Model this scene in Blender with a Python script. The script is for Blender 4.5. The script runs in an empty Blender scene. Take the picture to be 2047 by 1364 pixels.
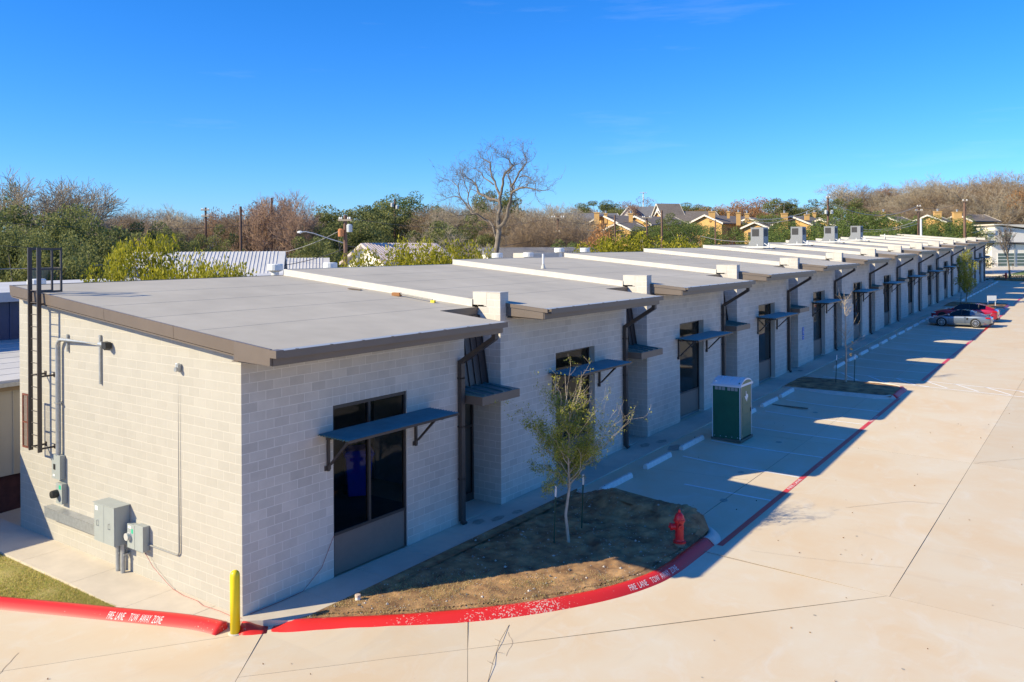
import bpy, bmesh, math, random
import numpy as np
from mathutils import Vector, Matrix
random.seed(7); rng = np.random.default_rng(7)
S = bpy.context.scene
COL = S.collection
R = math.radians

# ------------------------------------------------------------------ camera, sky, sun, exposure
CAMP = np.array([14.2698, -10.4434, 7.4031]); YAW = .62445; FPX = 1669.5854
cam_d = bpy.data.cameras.new('camera'); cam = bpy.data.objects.new('camera', cam_d); COL.objects.link(cam)
cam.location = CAMP.tolist()
cam.rotation_mode = 'XYZ'
cam.matrix_world = Matrix.Translation(Vector(CAMP.tolist())) @ Matrix.Rotation(YAW, 4, 'Z') @ Matrix.Rotation(R(90), 4, 'X') @ Matrix.Rotation(0.0061 * -1, 4, 'Z')
cam_d.sensor_width = 36; cam_d.lens = FPX / 2047 * 36
cam_d.shift_y = -(682 - 494.77) / 2047; cam_d.clip_start = .1; cam_d.clip_end = 3000
S.camera = cam
SUN = Vector((-.92, -1.38, 1.0)).normalized()
w = bpy.data.worlds.new('World'); S.world = w; w.use_nodes = True
nt = w.node_tree; nt.nodes.clear()
sky = nt.nodes.new('ShaderNodeTexSky'); sky.sky_type = 'NISHITA'; sky.sun_disc = False
sky.sun_elevation = math.asin(SUN.z); sky.sun_rotation = math.atan2(SUN.x, SUN.y)
sky.altitude = 200; sky.air_density = 1.0; sky.dust_density = .3; sky.ozone_density = 4.0
hs = nt.nodes.new('ShaderNodeHueSaturation'); hs.inputs['Saturation'].default_value = 1.12; hs.inputs['Value'].default_value = 1.0
bg = nt.nodes.new('ShaderNodeBackground'); bg.inputs['Strength'].default_value = .13
wo = nt.nodes.new('ShaderNodeOutputWorld')
gain = nt.nodes.new('ShaderNodeVectorMath'); gain.operation = 'MULTIPLY'; gain.inputs[1].default_value = (.50, .735, 1.12)   # white balance of the sky
nt.links.new(sky.outputs[0], gain.inputs[0]); nt.links.new(gain.outputs[0], hs.inputs['Color']); tcw = nt.nodes.new('ShaderNodeTexCoord'); mpw = nt.nodes.new('ShaderNodeMapping'); mpw.inputs['Scale'].default_value = (1.5, 1.5, 14); mpw.inputs['Rotation'].default_value = (.06, .04, .9)
ci = nt.nodes.new('ShaderNodeTexNoise'); ci.inputs['Scale'].default_value = 2.2; ci.inputs['Detail'].default_value = 7; ci.inputs['Roughness'].default_value = .62
cr = nt.nodes.new('ShaderNodeMapRange'); cr.inputs[1].default_value = .60; cr.inputs[2].default_value = .85; cr.inputs[4].default_value = .09      # a few thin wisps of high cloud
cm_ = nt.nodes.new('ShaderNodeMix'); cm_.data_type = 'RGBA'; cm_.inputs[7].default_value = (6.0, 6.6, 7.4, 1)
nt.links.new(tcw.outputs['Generated'], mpw.inputs[0]); nt.links.new(mpw.outputs[0], ci.inputs['Vector']); nt.links.new(ci.outputs[0], cr.inputs[0]); nt.links.new(cr.outputs[0], cm_.inputs[0]); nt.links.new(hs.outputs[0], cm_.inputs[6]); nt.links.new(cm_.outputs[2], bg.inputs[0]); nt.links.new(bg.outputs[0], wo.inputs[0])
sl = bpy.data.lights.new('sun', 'SUN'); sl.energy = 5.0; sl.angle = R(.5); sl.color = (1, .87, .59)
so = bpy.data.objects.new('sun', sl); COL.objects.link(so); so.rotation_euler = SUN.to_track_quat('Z', 'Y').to_euler(); so.location = (0, 0, 50)
S.view_settings.view_transform = 'Standard'; S.view_settings.look = 'None'; S.view_settings.exposure = .58; S.view_settings.gamma = 1
S.view_settings.use_curve_mapping = False
S.render.engine = 'CYCLES'
S.cycles.transparent_max_bounces = 12

# ------------------------------------------------------------------ helpers
FW = np.array([-math.sin(YAW), math.cos(YAW), 0]); RT = np.array([math.cos(YAW), math.sin(YAW), 0]); UPV = np.array([0, 0, 1.])
def at(px, py, d):
    """world point seen at photo pixel px,py at distance d in front of the viewpoint (used to survey the site)"""
    X = px - 1023.5; Y = py - 494.77; c, s = math.cos(-.0061), math.sin(-.0061)
    x = c * X + s * Y; y = -s * X + c * Y
    return CAMP + (FW + RT * x / FPX - UPV * y / FPX) * d
def G(y): return .0225 * 1.5 * (np.log1p(np.exp((min(y, 300) - 7.9) / 1.5)) if y < 60 else (y - 7.9) / 1.5)
def sst(a, b, x):
    t = min(1, max(0, (x - a) / (b - a))); return t * t * (3 - 2 * t)
def T(x, y):
    """height of the open terrain"""
    d = float((np.array([x, y, 0]) - np.array([CAMP[0], CAMP[1], 0])) @ FW)
    return G(max(y, 0)) + 4.0 * sst(60, 140, d) * sst(-14, -30, x) + 3.5 * sst(130, 260, d)
def road(x, y):
    return G(y) - .04 - .09 * max(sst(1, 4, x), sst(2, 0, y))

MATS = {}
def mat(name, col=(.5, .5, .5), rough=.7, metal=0., noise=0., nscale=5., bump=0., bscale=60., tint=0., col2=None, n2=0., n2scale=.6, spec=.5, coat=0., alpha_fn=None, detail=6., objc=False):
    if name in MATS: return MATS[name]
    m = bpy.data.materials.new(name); MATS[name] = m; m.use_nodes = True
    t = m.node_tree; N = t.nodes; L = t.links; b = N['Principled BSDF']
    b.inputs['Roughness'].default_value = rough; b.inputs['Metallic'].default_value = metal
    b.inputs['Specular IOR Level'].default_value = spec; b.inputs['Coat Weight'].default_value = coat
    geo = N.new('ShaderNodeNewGeometry') ; src = geo.outputs['Position']
    if objc: src = N.new('ShaderNodeTexCoord').outputs['Object']
    rgb = N.new('ShaderNodeRGB'); rgb.outputs[0].default_value = (*col, 1); out = rgb.outputs[0]
    if col2 is not None or noise:
        nz = N.new('ShaderNodeTexNoise'); nz.inputs['Scale'].default_value = nscale; nz.inputs['Detail'].default_value = detail; nz.inputs['Roughness'].default_value = .62
        L.new(src, nz.inputs['Vector'])
        cr = N.new('ShaderNodeMapRange'); cr.inputs[1].default_value = .32; cr.inputs[2].default_value = .68
        L.new(nz.outputs[0], cr.inputs[0])
        mx = N.new('ShaderNodeMix'); mx.data_type = 'RGBA'
        L.new(cr.outputs[0], mx.inputs[0])
        c2 = col2 if col2 is not None else tuple(min(1, c * (1 + noise)) for c in col)
        c1 = col if col2 is not None else tuple(c * (1 - noise) for c in col)
        mx.inputs[6].default_value = (*c1, 1); mx.inputs[7].default_value = (*c2, 1); out = mx.outputs[2]
    if n2:
        nz2 = N.new('ShaderNodeTexNoise'); nz2.inputs['Scale'].default_value = n2scale; nz2.inputs['Detail'].default_value = 3
        L.new(src, nz2.inputs['Vector'])
        r2 = N.new('ShaderNodeMapRange'); r2.inputs[1].default_value = .3; r2.inputs[2].default_value = .7; r2.inputs[3].default_value = 1 - n2; r2.inputs[4].default_value = 1 + n2
        L.new(nz2.outputs[0], r2.inputs[0])
        vm = N.new('ShaderNodeVectorMath'); vm.operation = 'SCALE'; L.new(out, vm.inputs[0]); L.new(r2.outputs[0], vm.inputs['Scale']); out = vm.outputs[0]
    if tint:
        a = N.new('ShaderNodeAttribute'); a.attribute_name = 'tint'
        r3 = N.new('ShaderNodeMapRange'); r3.inputs[3].default_value = 1 - tint; r3.inputs[4].default_value = 1 + tint
        L.new(a.outputs['Fac'], r3.inputs[0])
        vm = N.new('ShaderNodeVectorMath'); vm.operation = 'SCALE'; L.new(out, vm.inputs[0]); L.new(r3.outputs[0], vm.inputs['Scale']); out = vm.outputs[0]
    L.new(out, b.inputs['Base Color'])
    if bump:
        nb = N.new('ShaderNodeTexNoise'); nb.inputs['Scale'].default_value = bscale; nb.inputs['Detail'].default_value = 4; L.new(src, nb.inputs['Vector'])
        bp = N.new('ShaderNodeBump'); bp.inputs['Strength'].default_value = bump; bp.inputs['Distance'].default_value = .01
        L.new(nb.outputs[0], bp.inputs['Height']); L.new(bp.outputs[0], b.inputs['Normal'])
    return m
def leafmat(name, c1, c2):
    """leaves: colour spread by the per-leaf tint, a little light passes through"""
    if name in MATS: return MATS[name]
    m = bpy.data.materials.new(name); MATS[name] = m; m.use_nodes = True
    t = m.node_tree; N = t.nodes; L = t.links; b = N['Principled BSDF']; b.inputs['Roughness'].default_value = .6; b.inputs['Specular IOR Level'].default_value = .25
    a = N.new('ShaderNodeAttribute'); a.attribute_name = 'tint'
    mx = N.new('ShaderNodeMix'); mx.data_type = 'RGBA'; L.new(a.outputs['Fac'], mx.inputs[0])
    mx.inputs[6].default_value = (*c1, 1); mx.inputs[7].default_value = (*c2, 1); L.new(mx.outputs[2], b.inputs['Base Color'])
    tr = N.new('ShaderNodeBsdfTranslucent'); L.new(mx.outputs[2], tr.inputs[0]); ms = N.new('ShaderNodeMixShader'); ms.inputs[0].default_value = .38
    L.new(b.outputs[0], ms.inputs[1]); L.new(tr.outputs[0], ms.inputs[2]); L.new(ms.outputs[0], N['Material Output'].inputs[0])
    return m

class MB:
    def __init__(s): s.v = []; s.f = []; s.m = []; s.t = []; s.M = None
    def _a(s, vs):
        o = len(s.v)
        if s.M is not None: vs = [tuple(s.M @ Vector(p)) for p in vs]
        s.v += [tuple(map(float, p)) for p in vs]; return o
    def faces(s, vs, fs, mi=0, t=.5):
        o = s._a(vs)
        for f in fs: s.f.append(tuple(i + o for i in f)); s.m.append(mi); s.t.append(t)
    def quad(s, *p, mi=0, t=.5): s.faces(p, [tuple(range(len(p)))], mi, t)
    def box(s, x0, x1, y0, y1, z0, z1, mi=0, t=.5):
        if x0 > x1: x0, x1 = x1, x0
        if y0 > y1: y0, y1 = y1, y0
        if z0 > z1: z0, z1 = z1, z0
        s.faces([(x0, y0, z0), (x1, y0, z0), (x1, y1, z0), (x0, y1, z0), (x0, y0, z1), (x1, y0, z1), (x1, y1, z1), (x0, y1, z1)],
                [(0, 3, 2, 1), (4, 5, 6, 7), (0, 1, 5, 4), (1, 2, 6, 5), (2, 3, 7, 6), (3, 0, 4, 7)], mi, t)
    def hexa(s, b, tp, mi=0, t=.5):
        """b: four bottom points, tp: four top points, counter-clockwise seen from above"""
        s.faces(list(b) + list(tp), [(0, 3, 2, 1), (4, 5, 6, 7), (0, 1, 5, 4), (1, 2, 6, 5), (2, 3, 7, 6), (3, 0, 4, 7)], mi, t)
    def prism(s, prof, a, b, axis='y', mi=0, t=.5, caps=True):
        """prof 2-D outline swept from a to b along axis (y: (x,z), x: (y,z), z: (x,y))"""
        n = len(prof)
        def P(p, c): return {'y': (p[0], c, p[1]), 'x': (c, p[0], p[1]), 'z': (p[0], p[1], c)}[axis]
        vs = [P(p, a) for p in prof] + [P(p, b) for p in prof]
        fs = [(i, (i + 1) % n, n + (i + 1) % n, n + i) for i in range(n)]
        if caps: fs += [tuple(range(n - 1, -1, -1)), tuple(range(n, 2 * n))]
        s.faces(vs, fs, mi, t)
    def tube(s, pts, r, n=8, mi=0, t=.5, caps=True):
        pts = [Vector(p) for p in pts]; rr = r if isinstance(r, (list, tuple)) else [r] * len(pts)
        rings = []; ref = None
        for i, p in enumerate(pts):
            d = (pts[min(i + 1, len(pts) - 1)] - pts[max(i - 1, 0)]).normalized()
            if ref is None: ref = Vector((0, 0, 1)) if abs(d.z) < .9 else Vector((1, 0, 0))
            u = d.cross(ref).normalized(); v = d.cross(u).normalized(); ref = -v.cross(d).cross(d) if False else ref
            rings.append([p + (u * math.cos(6.28318 * k / n) + v * math.sin(6.28318 * k / n)) * rr[i] for k in range(n)])
        vs = [q for ri in rings for q in ri]; fs = []
        for i in range(len(pts) - 1):
            for k in range(n): fs.append((i * n + k, i * n + (k + 1) % n, (i + 1) * n + (k + 1) % n, (i + 1) * n + k))
        if caps: fs += [tuple(range(n)), tuple(range(len(vs) - 1, len(vs) - n - 1, -1))]
        s.faces(vs, fs, mi, t)
    def lathe(s, prof, c=(0, 0, 0), n=20, mi=0, t=.5, axis='z', M=None):
        vs = []; fs = []
        for r, z in prof:
            for k in range(n):
                a = 6.28318 * k / n; p = (r * math.cos(a), r * math.sin(a), z)
                if axis == 'x': p = (z, p[0], p[1])
                if axis == 'y': p = (p[0], z, p[1])
                vs.append((p[0] + c[0], p[1] + c[1], p[2] + c[2]))
        for i in range(len(prof) - 1):
            for k in range(n): fs.append((i * n + k, i * n + (k + 1) % n, (i + 1) * n + (k + 1) % n, (i + 1) * n + k))
        fs += [tuple(range(n - 1, -1, -1)), tuple(range(len(vs) - n, len(vs)))]
        s.faces(vs, fs, mi, t)
    def mesh(s, name, mats, smooth=False):
        me = bpy.data.meshes.new(name); me.from_pydata(s.v, [], s.f)
        for m in (mats if isinstance(mats, (list, tuple)) else [mats]): me.materials.append(m)
        me.polygons.foreach_set('material_index', s.m)
        a = me.attributes.new('tint', 'FLOAT', 'FACE'); a.data.foreach_set('value', s.t)
        if smooth: me.polygons.foreach_set('use_smooth', [True] * len(s.f))
        me.update(); return me
    def build(s, name, mats, parent=None, smooth=False, bevel=0, fix=True, **kw):
        me = s.mesh(name, mats, smooth)
        if fix:
            bm = bmesh.new(); bm.from_mesh(me); bmesh.ops.recalc_face_normals(bm, faces=bm.faces); bm.to_mesh(me); bm.free()
        return link(name, me, parent, bevel, **kw)
def link(name, data, parent=None, bevel=0, loc=None, **kw):
    o = bpy.data.objects.new(name, data); COL.objects.link(o)
    if parent is not None: o.parent = parent
    if loc is not None: o.location = loc
    if bevel:
        b = o.modifiers.new('bevel', 'BEVEL'); b.width = bevel; b.segments = 2; b.limit_method = 'ANGLE'; b.angle_limit = R(40)
    for k, v in kw.items(): o[k] = v
    return o
def thing(name, label, cat, loc=(0, 0, 0), rz=0, group=None):
    o = bpy.data.objects.new(name, None); COL.objects.link(o); o.location = [float(c) for c in loc]; o.rotation_euler = (0, 0, rz); o.empty_display_size = .2
    o['label'] = label; o['category'] = cat
    if group: o['group'] = group
    return o
def tag(o, label, cat, group=None):
    o['label'] = label; o['category'] = cat
    if group: o['group'] = group
    return o
def dup(root, loc=None, rz=None, scale=None, label=None, group=None, parent=None):
    r = root.copy(); COL.objects.link(r)
    if parent is not None: r.parent = parent
    if loc is not None: r.location = [float(c) for c in loc]
    if rz is not None: r.rotation_euler = (0, 0, rz)
    if scale is not None: r.scale = scale
    if label: r['label'] = label
    if group: r['group'] = group
    for ch in root.children: dup(ch, parent=r)
    return r

# ------------------------------------------------------------------ materials
M_blockE = mat('sunlit_wall_block', (.415, .39, .34), .9, noise=.03, nscale=3, tint=.045, bump=.4, bscale=90, n2=.03, n2scale=.5)  # copy of concrete_block with its colour toned down for the direct sun
M_block = mat('concrete_block', (.56, .515, .455), .9, noise=.05, nscale=3, tint=.085, bump=.5, bscale=90, n2=.09, n2scale=.45)  # same blockwork, colour lightened to lift the shaded front
M_mortarE = mat('sunlit_wall_mortar', (.495, .465, .405), .95, noise=.04, nscale=8, bump=.3)  # darker copy of the mortar, toned down for the sunlit wall
M_mortar = mat('mortar', (.70, .655, .595), .95, noise=.04, nscale=8, bump=.3)  # lighter mortar copy for the shaded front
M_trim = mat('bronze_painted_metal', (.150, .118, .095), .42, noise=.05, nscale=2, n2=.06, spec=.5)
M_dark = mat('dark_steel', (.055, .044, .040), .45, noise=.1, nscale=4)
M_frame = mat('window_frame', (.05, .042, .040), .4, noise=.05)
M_deck = mat('awning_deck_metal', (.080, .200, .225), .42, metal=.2, noise=.12, nscale=2.5)
M_memb = mat('roof_membrane', (.455, .415, .34), .85, noise=.04, nscale=1.2, n2=.075, n2scale=.3, bump=.25, bscale=5)
M_white = mat('white_membrane', (.56, .525, .465), .7, noise=.06, nscale=3, bump=.4, bscale=8)
M_spandrel = mat('spandrel_panel', (.19, .15, .125), .55, noise=.05)
M_galv = mat('galvanised_steel', (.42, .44, .45), .42, metal=.55, noise=.15, nscale=9)
M_greybox = mat('grey_enamel', (.33, .36, .35), .5, noise=.04)
M_plastic_w = mat('white_plastic', (.75, .75, .73), .45)
M_black = mat('black_plastic', (.02, .02, .02), .5)
M_inner = mat('interior_floor', (.24, .23, .22), .8, noise=.1, nscale=3)
M_iwall = mat('interior_wall', (.16, .155, .15), .9)
M_concp = mat('sidewalk_concrete', (.58, .51, .415), .85, noise=.07, nscale=1.7, n2=.06, n2scale=.4, bump=.2, bscale=80)
M_asph = mat('joint_filler', (.27, .21, .145), .9)
M_yel = mat('yellow_plastic_sleeve', (.78, .60, .01), .35, noise=.04)
M_redh = mat('hydrant_red', (.62, .012, .02), .35, noise=.08, nscale=12)
M_wpaint = mat('white_road_paint', (.82, .81, .79), .75, noise=.12, nscale=14)
M_stop = mat('wheel_stop_concrete', (.74, .71, .67), .85, noise=.1, nscale=7, bump=.3)
M_wood = mat('weathered_wood', (.20, .145, .10), .85, noise=.25, nscale=6)
def glassmat(name, tint, ior=1.5):
    m = bpy.data.materials.new(name); MATS[name] = m; m.use_nodes = True; t = m.node_tree; N = t.nodes; L = t.links; N.clear()
    o = N.new('ShaderNodeOutputMaterial'); tr = N.new('ShaderNodeBsdfTransparent'); tr.inputs[0].default_value = (*tint, 1)
    g = N.new('ShaderNodeBsdfGlossy'); g.inputs['Roughness'].default_value = .02; g.inputs[0].default_value = (.8, .85, .9, 1)
    fr = N.new('ShaderNodeFresnel'); fr.inputs[0].default_value = ior; mx = N.new('ShaderNodeMixShader')
    L.new(fr.outputs[0], mx.inputs[0]); L.new(tr.outputs[0], mx.inputs[1]); L.new(g.outputs[0], mx.inputs[2]); L.new(mx.outputs[0], o.inputs[0]); return m
M_glass = glassmat('tinted_glass', (.66, .70, .72), 1.28)
M_carglass = glassmat('car_glass', (.05, .055, .06), 1.45)
# concrete of the drive: pale, warm, cloudy, with faint tyre streaks
def drive_mat():
    m = bpy.data.materials.new('drive_concrete'); MATS['drive_concrete'] = m; m.use_nodes = True; t = m.node_tree; N = t.nodes; L = t.links; b = N['Principled BSDF']
    b.inputs['Roughness'].default_value = .82; b.inputs['Specular IOR Level'].default_value = .3
    geo = N.new('ShaderNodeNewGeometry')
    def noise(sc, det=5, st=(1, 1, 1), rot=0, rough=.6, dist=0):
        mp = N.new('ShaderNodeMapping'); mp.inputs['Scale'].default_value = st; mp.inputs['Rotation'].default_value = (0, 0, rot); L.new(geo.outputs['Position'], mp.inputs[0])
        n = N.new('ShaderNodeTexNoise'); n.inputs['Scale'].default_value = sc; n.inputs['Detail'].default_value = det; n.inputs['Roughness'].default_value = rough; n.inputs['Distortion'].default_value = dist
        L.new(mp.outputs[0], n.inputs['Vector']); return n.outputs[0]
    def rng_(x, a, b_, c=0, d=1):
        r = N.new('ShaderNodeMapRange'); r.inputs[1].default_value = a; r.inputs[2].default_value = b_; r.inputs[3].default_value = c; r.inputs[4].default_value = d; L.new(x, r.inputs[0]); return r.outputs[0]
    def mixc(f, a, b_):
        mx = N.new('ShaderNodeMix'); mx.data_type = 'RGBA'; L.new(f, mx.inputs[0])
        for s_, v in ((6, a), (7, b_)):
            if isinstance(v, tuple): mx.inputs[s_].default_value = (*v, 1)
            else: L.new(v, mx.inputs[s_])
        return mx.outputs[2]
    c = mixc(rng_(noise(.42, 6, dist=.6), .34, .66), (.645, .56, .425), (.64, .50, .335))
    c = mixc(rng_(noise(.9, 7, (1, .8, 1), .5, .7, 1.2), .52, .74, 0, .65), c, (.66, .61, .52))
    c = mixc(rng_(noise(.55, 6, (2.2, .35, 1), .08, .68, .8),   .60, .78, 0, .20), c, (.37, .33, .30))
    c = mixc(rng_(noise(.3, 5, (.5, 2.4, 1), -.5, .6, 1.5), .62, .76, 0, .19), c, (.40, .35, .30))
    c = mixc(rng_(noise(9, 3), .70, .80, 0, .25), c, (.30, .22, .15))
    a = N.new('ShaderNodeAttribute'); a.attribute_name = 'tint'
    sc = N.new('ShaderNodeVectorMath'); sc.operation = 'SCALE'; L.new(c, sc.inputs[0]); L.new(rng_(a.outputs['Fac'], 0, 1, .93, 1.07), sc.inputs['Scale'])
    L.new(sc.outputs[0], b.inputs['Base Color'])
    bp = N.new('ShaderNodeBump'); bp.inputs['Strength'].default_value = .25; bp.inputs['Distance'].default_value = .005; L.new(noise(70, 3), bp.inputs['Height']); L.new(bp.outputs[0], b.inputs['Normal'])
    return m
M_drive = drive_mat()
def speckle_mat(name, base, spk, scale, lo, hi, base2=None):
    """paint with worn-through specks"""
    m = bpy.data.materials.new(name); MATS[name] = m; m.use_nodes = True; t = m.node_tree; N = t.nodes; L = t.links; b = N['Principled BSDF']; b.inputs['Roughness'].default_value = .42
    geo = N.new('ShaderNodeNewGeometry'); n1 = N.new('ShaderNodeTexNoise'); n1.inputs['Scale'].default_value = scale; n1.inputs['Detail'].default_value = 5; L.new(geo.outputs['Position'], n1.inputs['Vector'])
    n2 = N.new('ShaderNodeTexNoise'); n2.inputs['Scale'].default_value = .8; L.new(geo.outputs['Position'], n2.inputs['Vector'])
    ad = N.new('ShaderNodeMath'); ad.operation = 'MULTIPLY_ADD'; ad.inputs[1].default_value = .55; L.new(n2.outputs[0], ad.inputs[0]); L.new(n1.outputs[0], ad.inputs[2])
    r = N.new('ShaderNodeMapRange'); r.inputs[1].default_value = lo; r.inputs[2].default_value = hi
    ds = N.new('ShaderNodeVectorMath'); ds.operation = 'DISTANCE'; ds.inputs[1].default_value = (4.35, 3.55, 0); L.new(geo.outputs['Position'], ds.inputs[0])      # the scuffed stretch
    dr_ = N.new('ShaderNodeMapRange'); dr_.inputs[1].default_value = .4; dr_.inputs[2].default_value = 2.6; dr_.inputs[3].default_value = .12; dr_.inputs[4].default_value = 0; L.new(ds.outputs['Value'], dr_.inputs[0])
    a2 = N.new('ShaderNodeMath'); a2.operation = 'ADD'; L.new(ad.outputs[0], a2.inputs[0]); L.new(dr_.outputs[0], a2.inputs[1]); L.new(a2.outputs[0], r.inputs[0])
    mx0 = N.new('ShaderNodeMix'); mx0.data_type = 'RGBA'; L.new(n2.outputs[0], mx0.inputs[0]); mx0.inputs[6].default_value = (*base, 1); mx0.inputs[7].default_value = (*(base2 or base), 1)
    mx = N.new('ShaderNodeMix'); mx.data_type = 'RGBA'; L.new(r.outputs[0], mx.inputs[0]); L.new(mx0.outputs[2], mx.inputs[6]); mx.inputs[7].default_value = (*spk, 1)
    L.new(mx.outputs[2], b.inputs['Base Color']); return m
M_redc = speckle_mat('red_curb_paint', (.74, .028, .022), (.70, .46, .38), 26, .985, 1.03, (.66, .022, .020))
M_redl = speckle_mat('red_line_paint', (.70, .05, .045), (.62, .40, .32), 9, .98, 1.08, (.72, .075, .06))
M_soil = mat('planter_soil', (.155, .078, .038), .95, col2=(.45, .265, .12), nscale=2.2, bump=.7, bscale=25, n2=.2, n2scale=1.1)
M_lawn = mat('lawn_soil', (.42, .32, .13), .95, col2=(.30, .28, .07), nscale=3, bump=.8, bscale=20, n2=.2)
M_terr = mat('dry_grass_ground', (.16, .12, .07), .95, col2=(.09, .09, .04), nscale=.4, bump=.3, n2=.2, n2scale=.05)
M_bark = mat('grey_bark', (.27, .22, .18), .9, noise=.3, nscale=3, tint=.3)
M_barkd = mat('brown_bark', (.17, .115, .085), .9, noise=.3, nscale=3, tint=.3)
M_pole = mat('utility_pole_wood', (.17, .10, .07), .9, noise=.2, nscale=2)

# ------------------------------------------------------------------ ground sheet, drive slabs
def strip_sheet(name, xs, ys, fn, m, **kw):
    v = [(x, y, fn(x, y)) for y in ys for x in xs]; nx = len(xs)
    f = [(j * nx + i, j * nx + i + 1, (j + 1) * nx + i + 1, (j + 1) * nx + i) for j in range(len(ys) - 1) for i in range(nx - 1)]
    b = MB(); b.faces(v, f); return b.build(name, m, None, smooth=True, fix=False, **kw)
def far_steps(a, b, near, far): return list(np.concatenate([np.linspace(a, near[0], 14)[:-1], np.linspace(near[0], near[1], int((near[1] - near[0]) / far)), np.linspace(near[1], b, 14)[1:]]))
strip_sheet('ground', far_steps(-900, 900, (-90, 60), 5), far_steps(-300, 1500, (-40, 240), 5), lambda x, y: (T(x, y) - .30 if not (x > 60) else T(60, y) - .3), M_terr, kind='structure')

def clip(poly, a, b, c):
    """keep a*x+b*y<=c"""
    out = []
    for i in range(len(poly)):
        p, q = poly[i], poly[(i + 1) % len(poly)]; dp = a * p[0] + b * p[1] - c; dq = a * q[0] + b * q[1] - c
        if dp <= 0: out.append(p)
        if (dp < 0) != (dq < 0) and dp != dq:
            t = dp / (dp - dq); out.append((p[0] + (q[0] - p[0]) * t, p[1] + (q[1] - p[1]) * t))
    return out
def inset(poly, d):
    n = len(poly); ar = sum(poly[i][0] * poly[(i + 1) % n][1] - poly[(i + 1) % n][0] * poly[i][1] for i in range(n)); out = poly
    for i in range(n):
        p, q = poly[i], poly[(i + 1) % n]; ex, ey = q[0] - p[0], q[1] - p[1]; l = math.hypot(ex, ey)
        if l < 1e-6: continue
        nx, ny = (ey / l, -ex / l) if ar > 0 else (-ey / l, ex / l)
        out = clip(out, nx, ny, nx * p[0] + ny * p[1] - d)
    return out
def split(polys, p, q, side=None):
    """cut every polygon along the line p-q (only those for which side(centroid) is true)"""
    a, b = q[1] - p[1], -(q[0] - p[0]); l = math.hypot(a, b); a /= l; b /= l; c = a * p[0] + b * p[1]; out = []
    for po in polys:
        cx = sum(v[0] for v in po) / len(po); cy = sum(v[1] for v in po) / len(po)
        if side is None or side(cx, cy):
            for s_ in (1, -1):
                r = clip(po, a * s_, b * s_, c * s_)
                if len(r) > 2: out.append(r)
        else: out.append(po)
    return out
polys = [[(-30, -30), (48, -30), (48, 121.2), (-30, 121.2)]]
polys = split(polys, (6.72, 8.85), (12.81, 8.60))
polys = split(polys, (10.35, 8.8), (10.52, 38.7), lambda x, y: y > 8)
polys = split(polys, (5.0, 11), (5.05, 100), lambda x, y: y > 8 and x < 10.4)
for yy in (21.0, 33.9, 46.5, 59, 71.5, 84, 96.5, 109): polys = split(polys, (5, yy), (12, yy - .15), lambda x, y: y > 8)
polys = split(polys, (22.5, -5), (22.7, 60))
polys = split(polys, (35, -5), (35.2, 60))
polys = split(polys, (.68, -.03), (1.83, -1.5), lambda x, y: y < 8.9 and x < 22)
polys = split(polys, (10.3, 8.7), (6.6, 4.35), lambda x, y: y < 8.9 and x > .8 and x < 22)
polys = split(polys, (4.04, 2.2), (5.14, .83), lambda x, y: y < 8.6 and .5 < x < 22 and y > -20)
polys = split(polys, (.2, -.6), (-.9, -2.2), lambda x, y: y < 3 and x < 3)
polys = split(polys, (0, -7), (12, -6.2), lambda x, y: y < 8)
lot_b = MB()
for j in range(-15, 61):
    y0, y1 = j * 2.0, j * 2.0 + 2
    for x0, x1 in ((-30, 0), (0, .5), (.5, 1), (1, 1.5), (1.5, 2), (2, 2.5), (2.5, 3), (3, 3.5), (3.5, 4), (4, 4.5), (4.5, 48)):
        if y0 > 7 and x1 <= 0: continue
        lot_b.quad(*[(x, y, road(x, y) - .016) for x, y in ((x0, y0), (x1, y0), (x1, y1), (x0, y1))])
lot = lot_b.build('parking_lot', M_asph, None, fix=False, kind='structure')
for po in polys:
    q = inset(po, .0038)
    if len(q) < 3: continue
    cx = sum(v[0] for v in q) / len(q); cy = sum(v[1] for v in q) / len(q)
    b = MB(); tn = float(rng.random())
    y0 = min(v[1] for v in q); y1 = max(v[1] for v in q); ya = y0
    xcuts = [-30, 0, .5, 1, 1.5, 2, 2.5, 3, 3.5, 4, 4.5, 48]
    while ya < y1 - 1e-6:
        yb = min(y1, (math.floor(ya / 2 + 1e-9) + 1) * 2.0)
        st = clip(clip(q, 0, 1, yb), 0, -1, -ya)
        for xa, xb in zip(xcuts[:-1], xcuts[1:]):
            s2 = clip(clip(st, 1, 0, xb), -1, 0, -xa)
            if len(s2) > 2: b.faces([(x, y, road(x, y)) for x, y in s2], [tuple(range(len(s2)))], 0, tn)
        ya = yb
    n = len(q)
    for i in range(n):
        p, r_ = q[i], q[(i + 1) % n]
        b.quad((*p, road(*p)), (*p, road(*p) - .014), (*r_, road(*r_) - .014), (*r_, road(*r_)), mi=1, t=tn)
    if not b.f: continue
    b.build('slab', [M_drive, M_asph], lot, fix=True)
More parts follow.
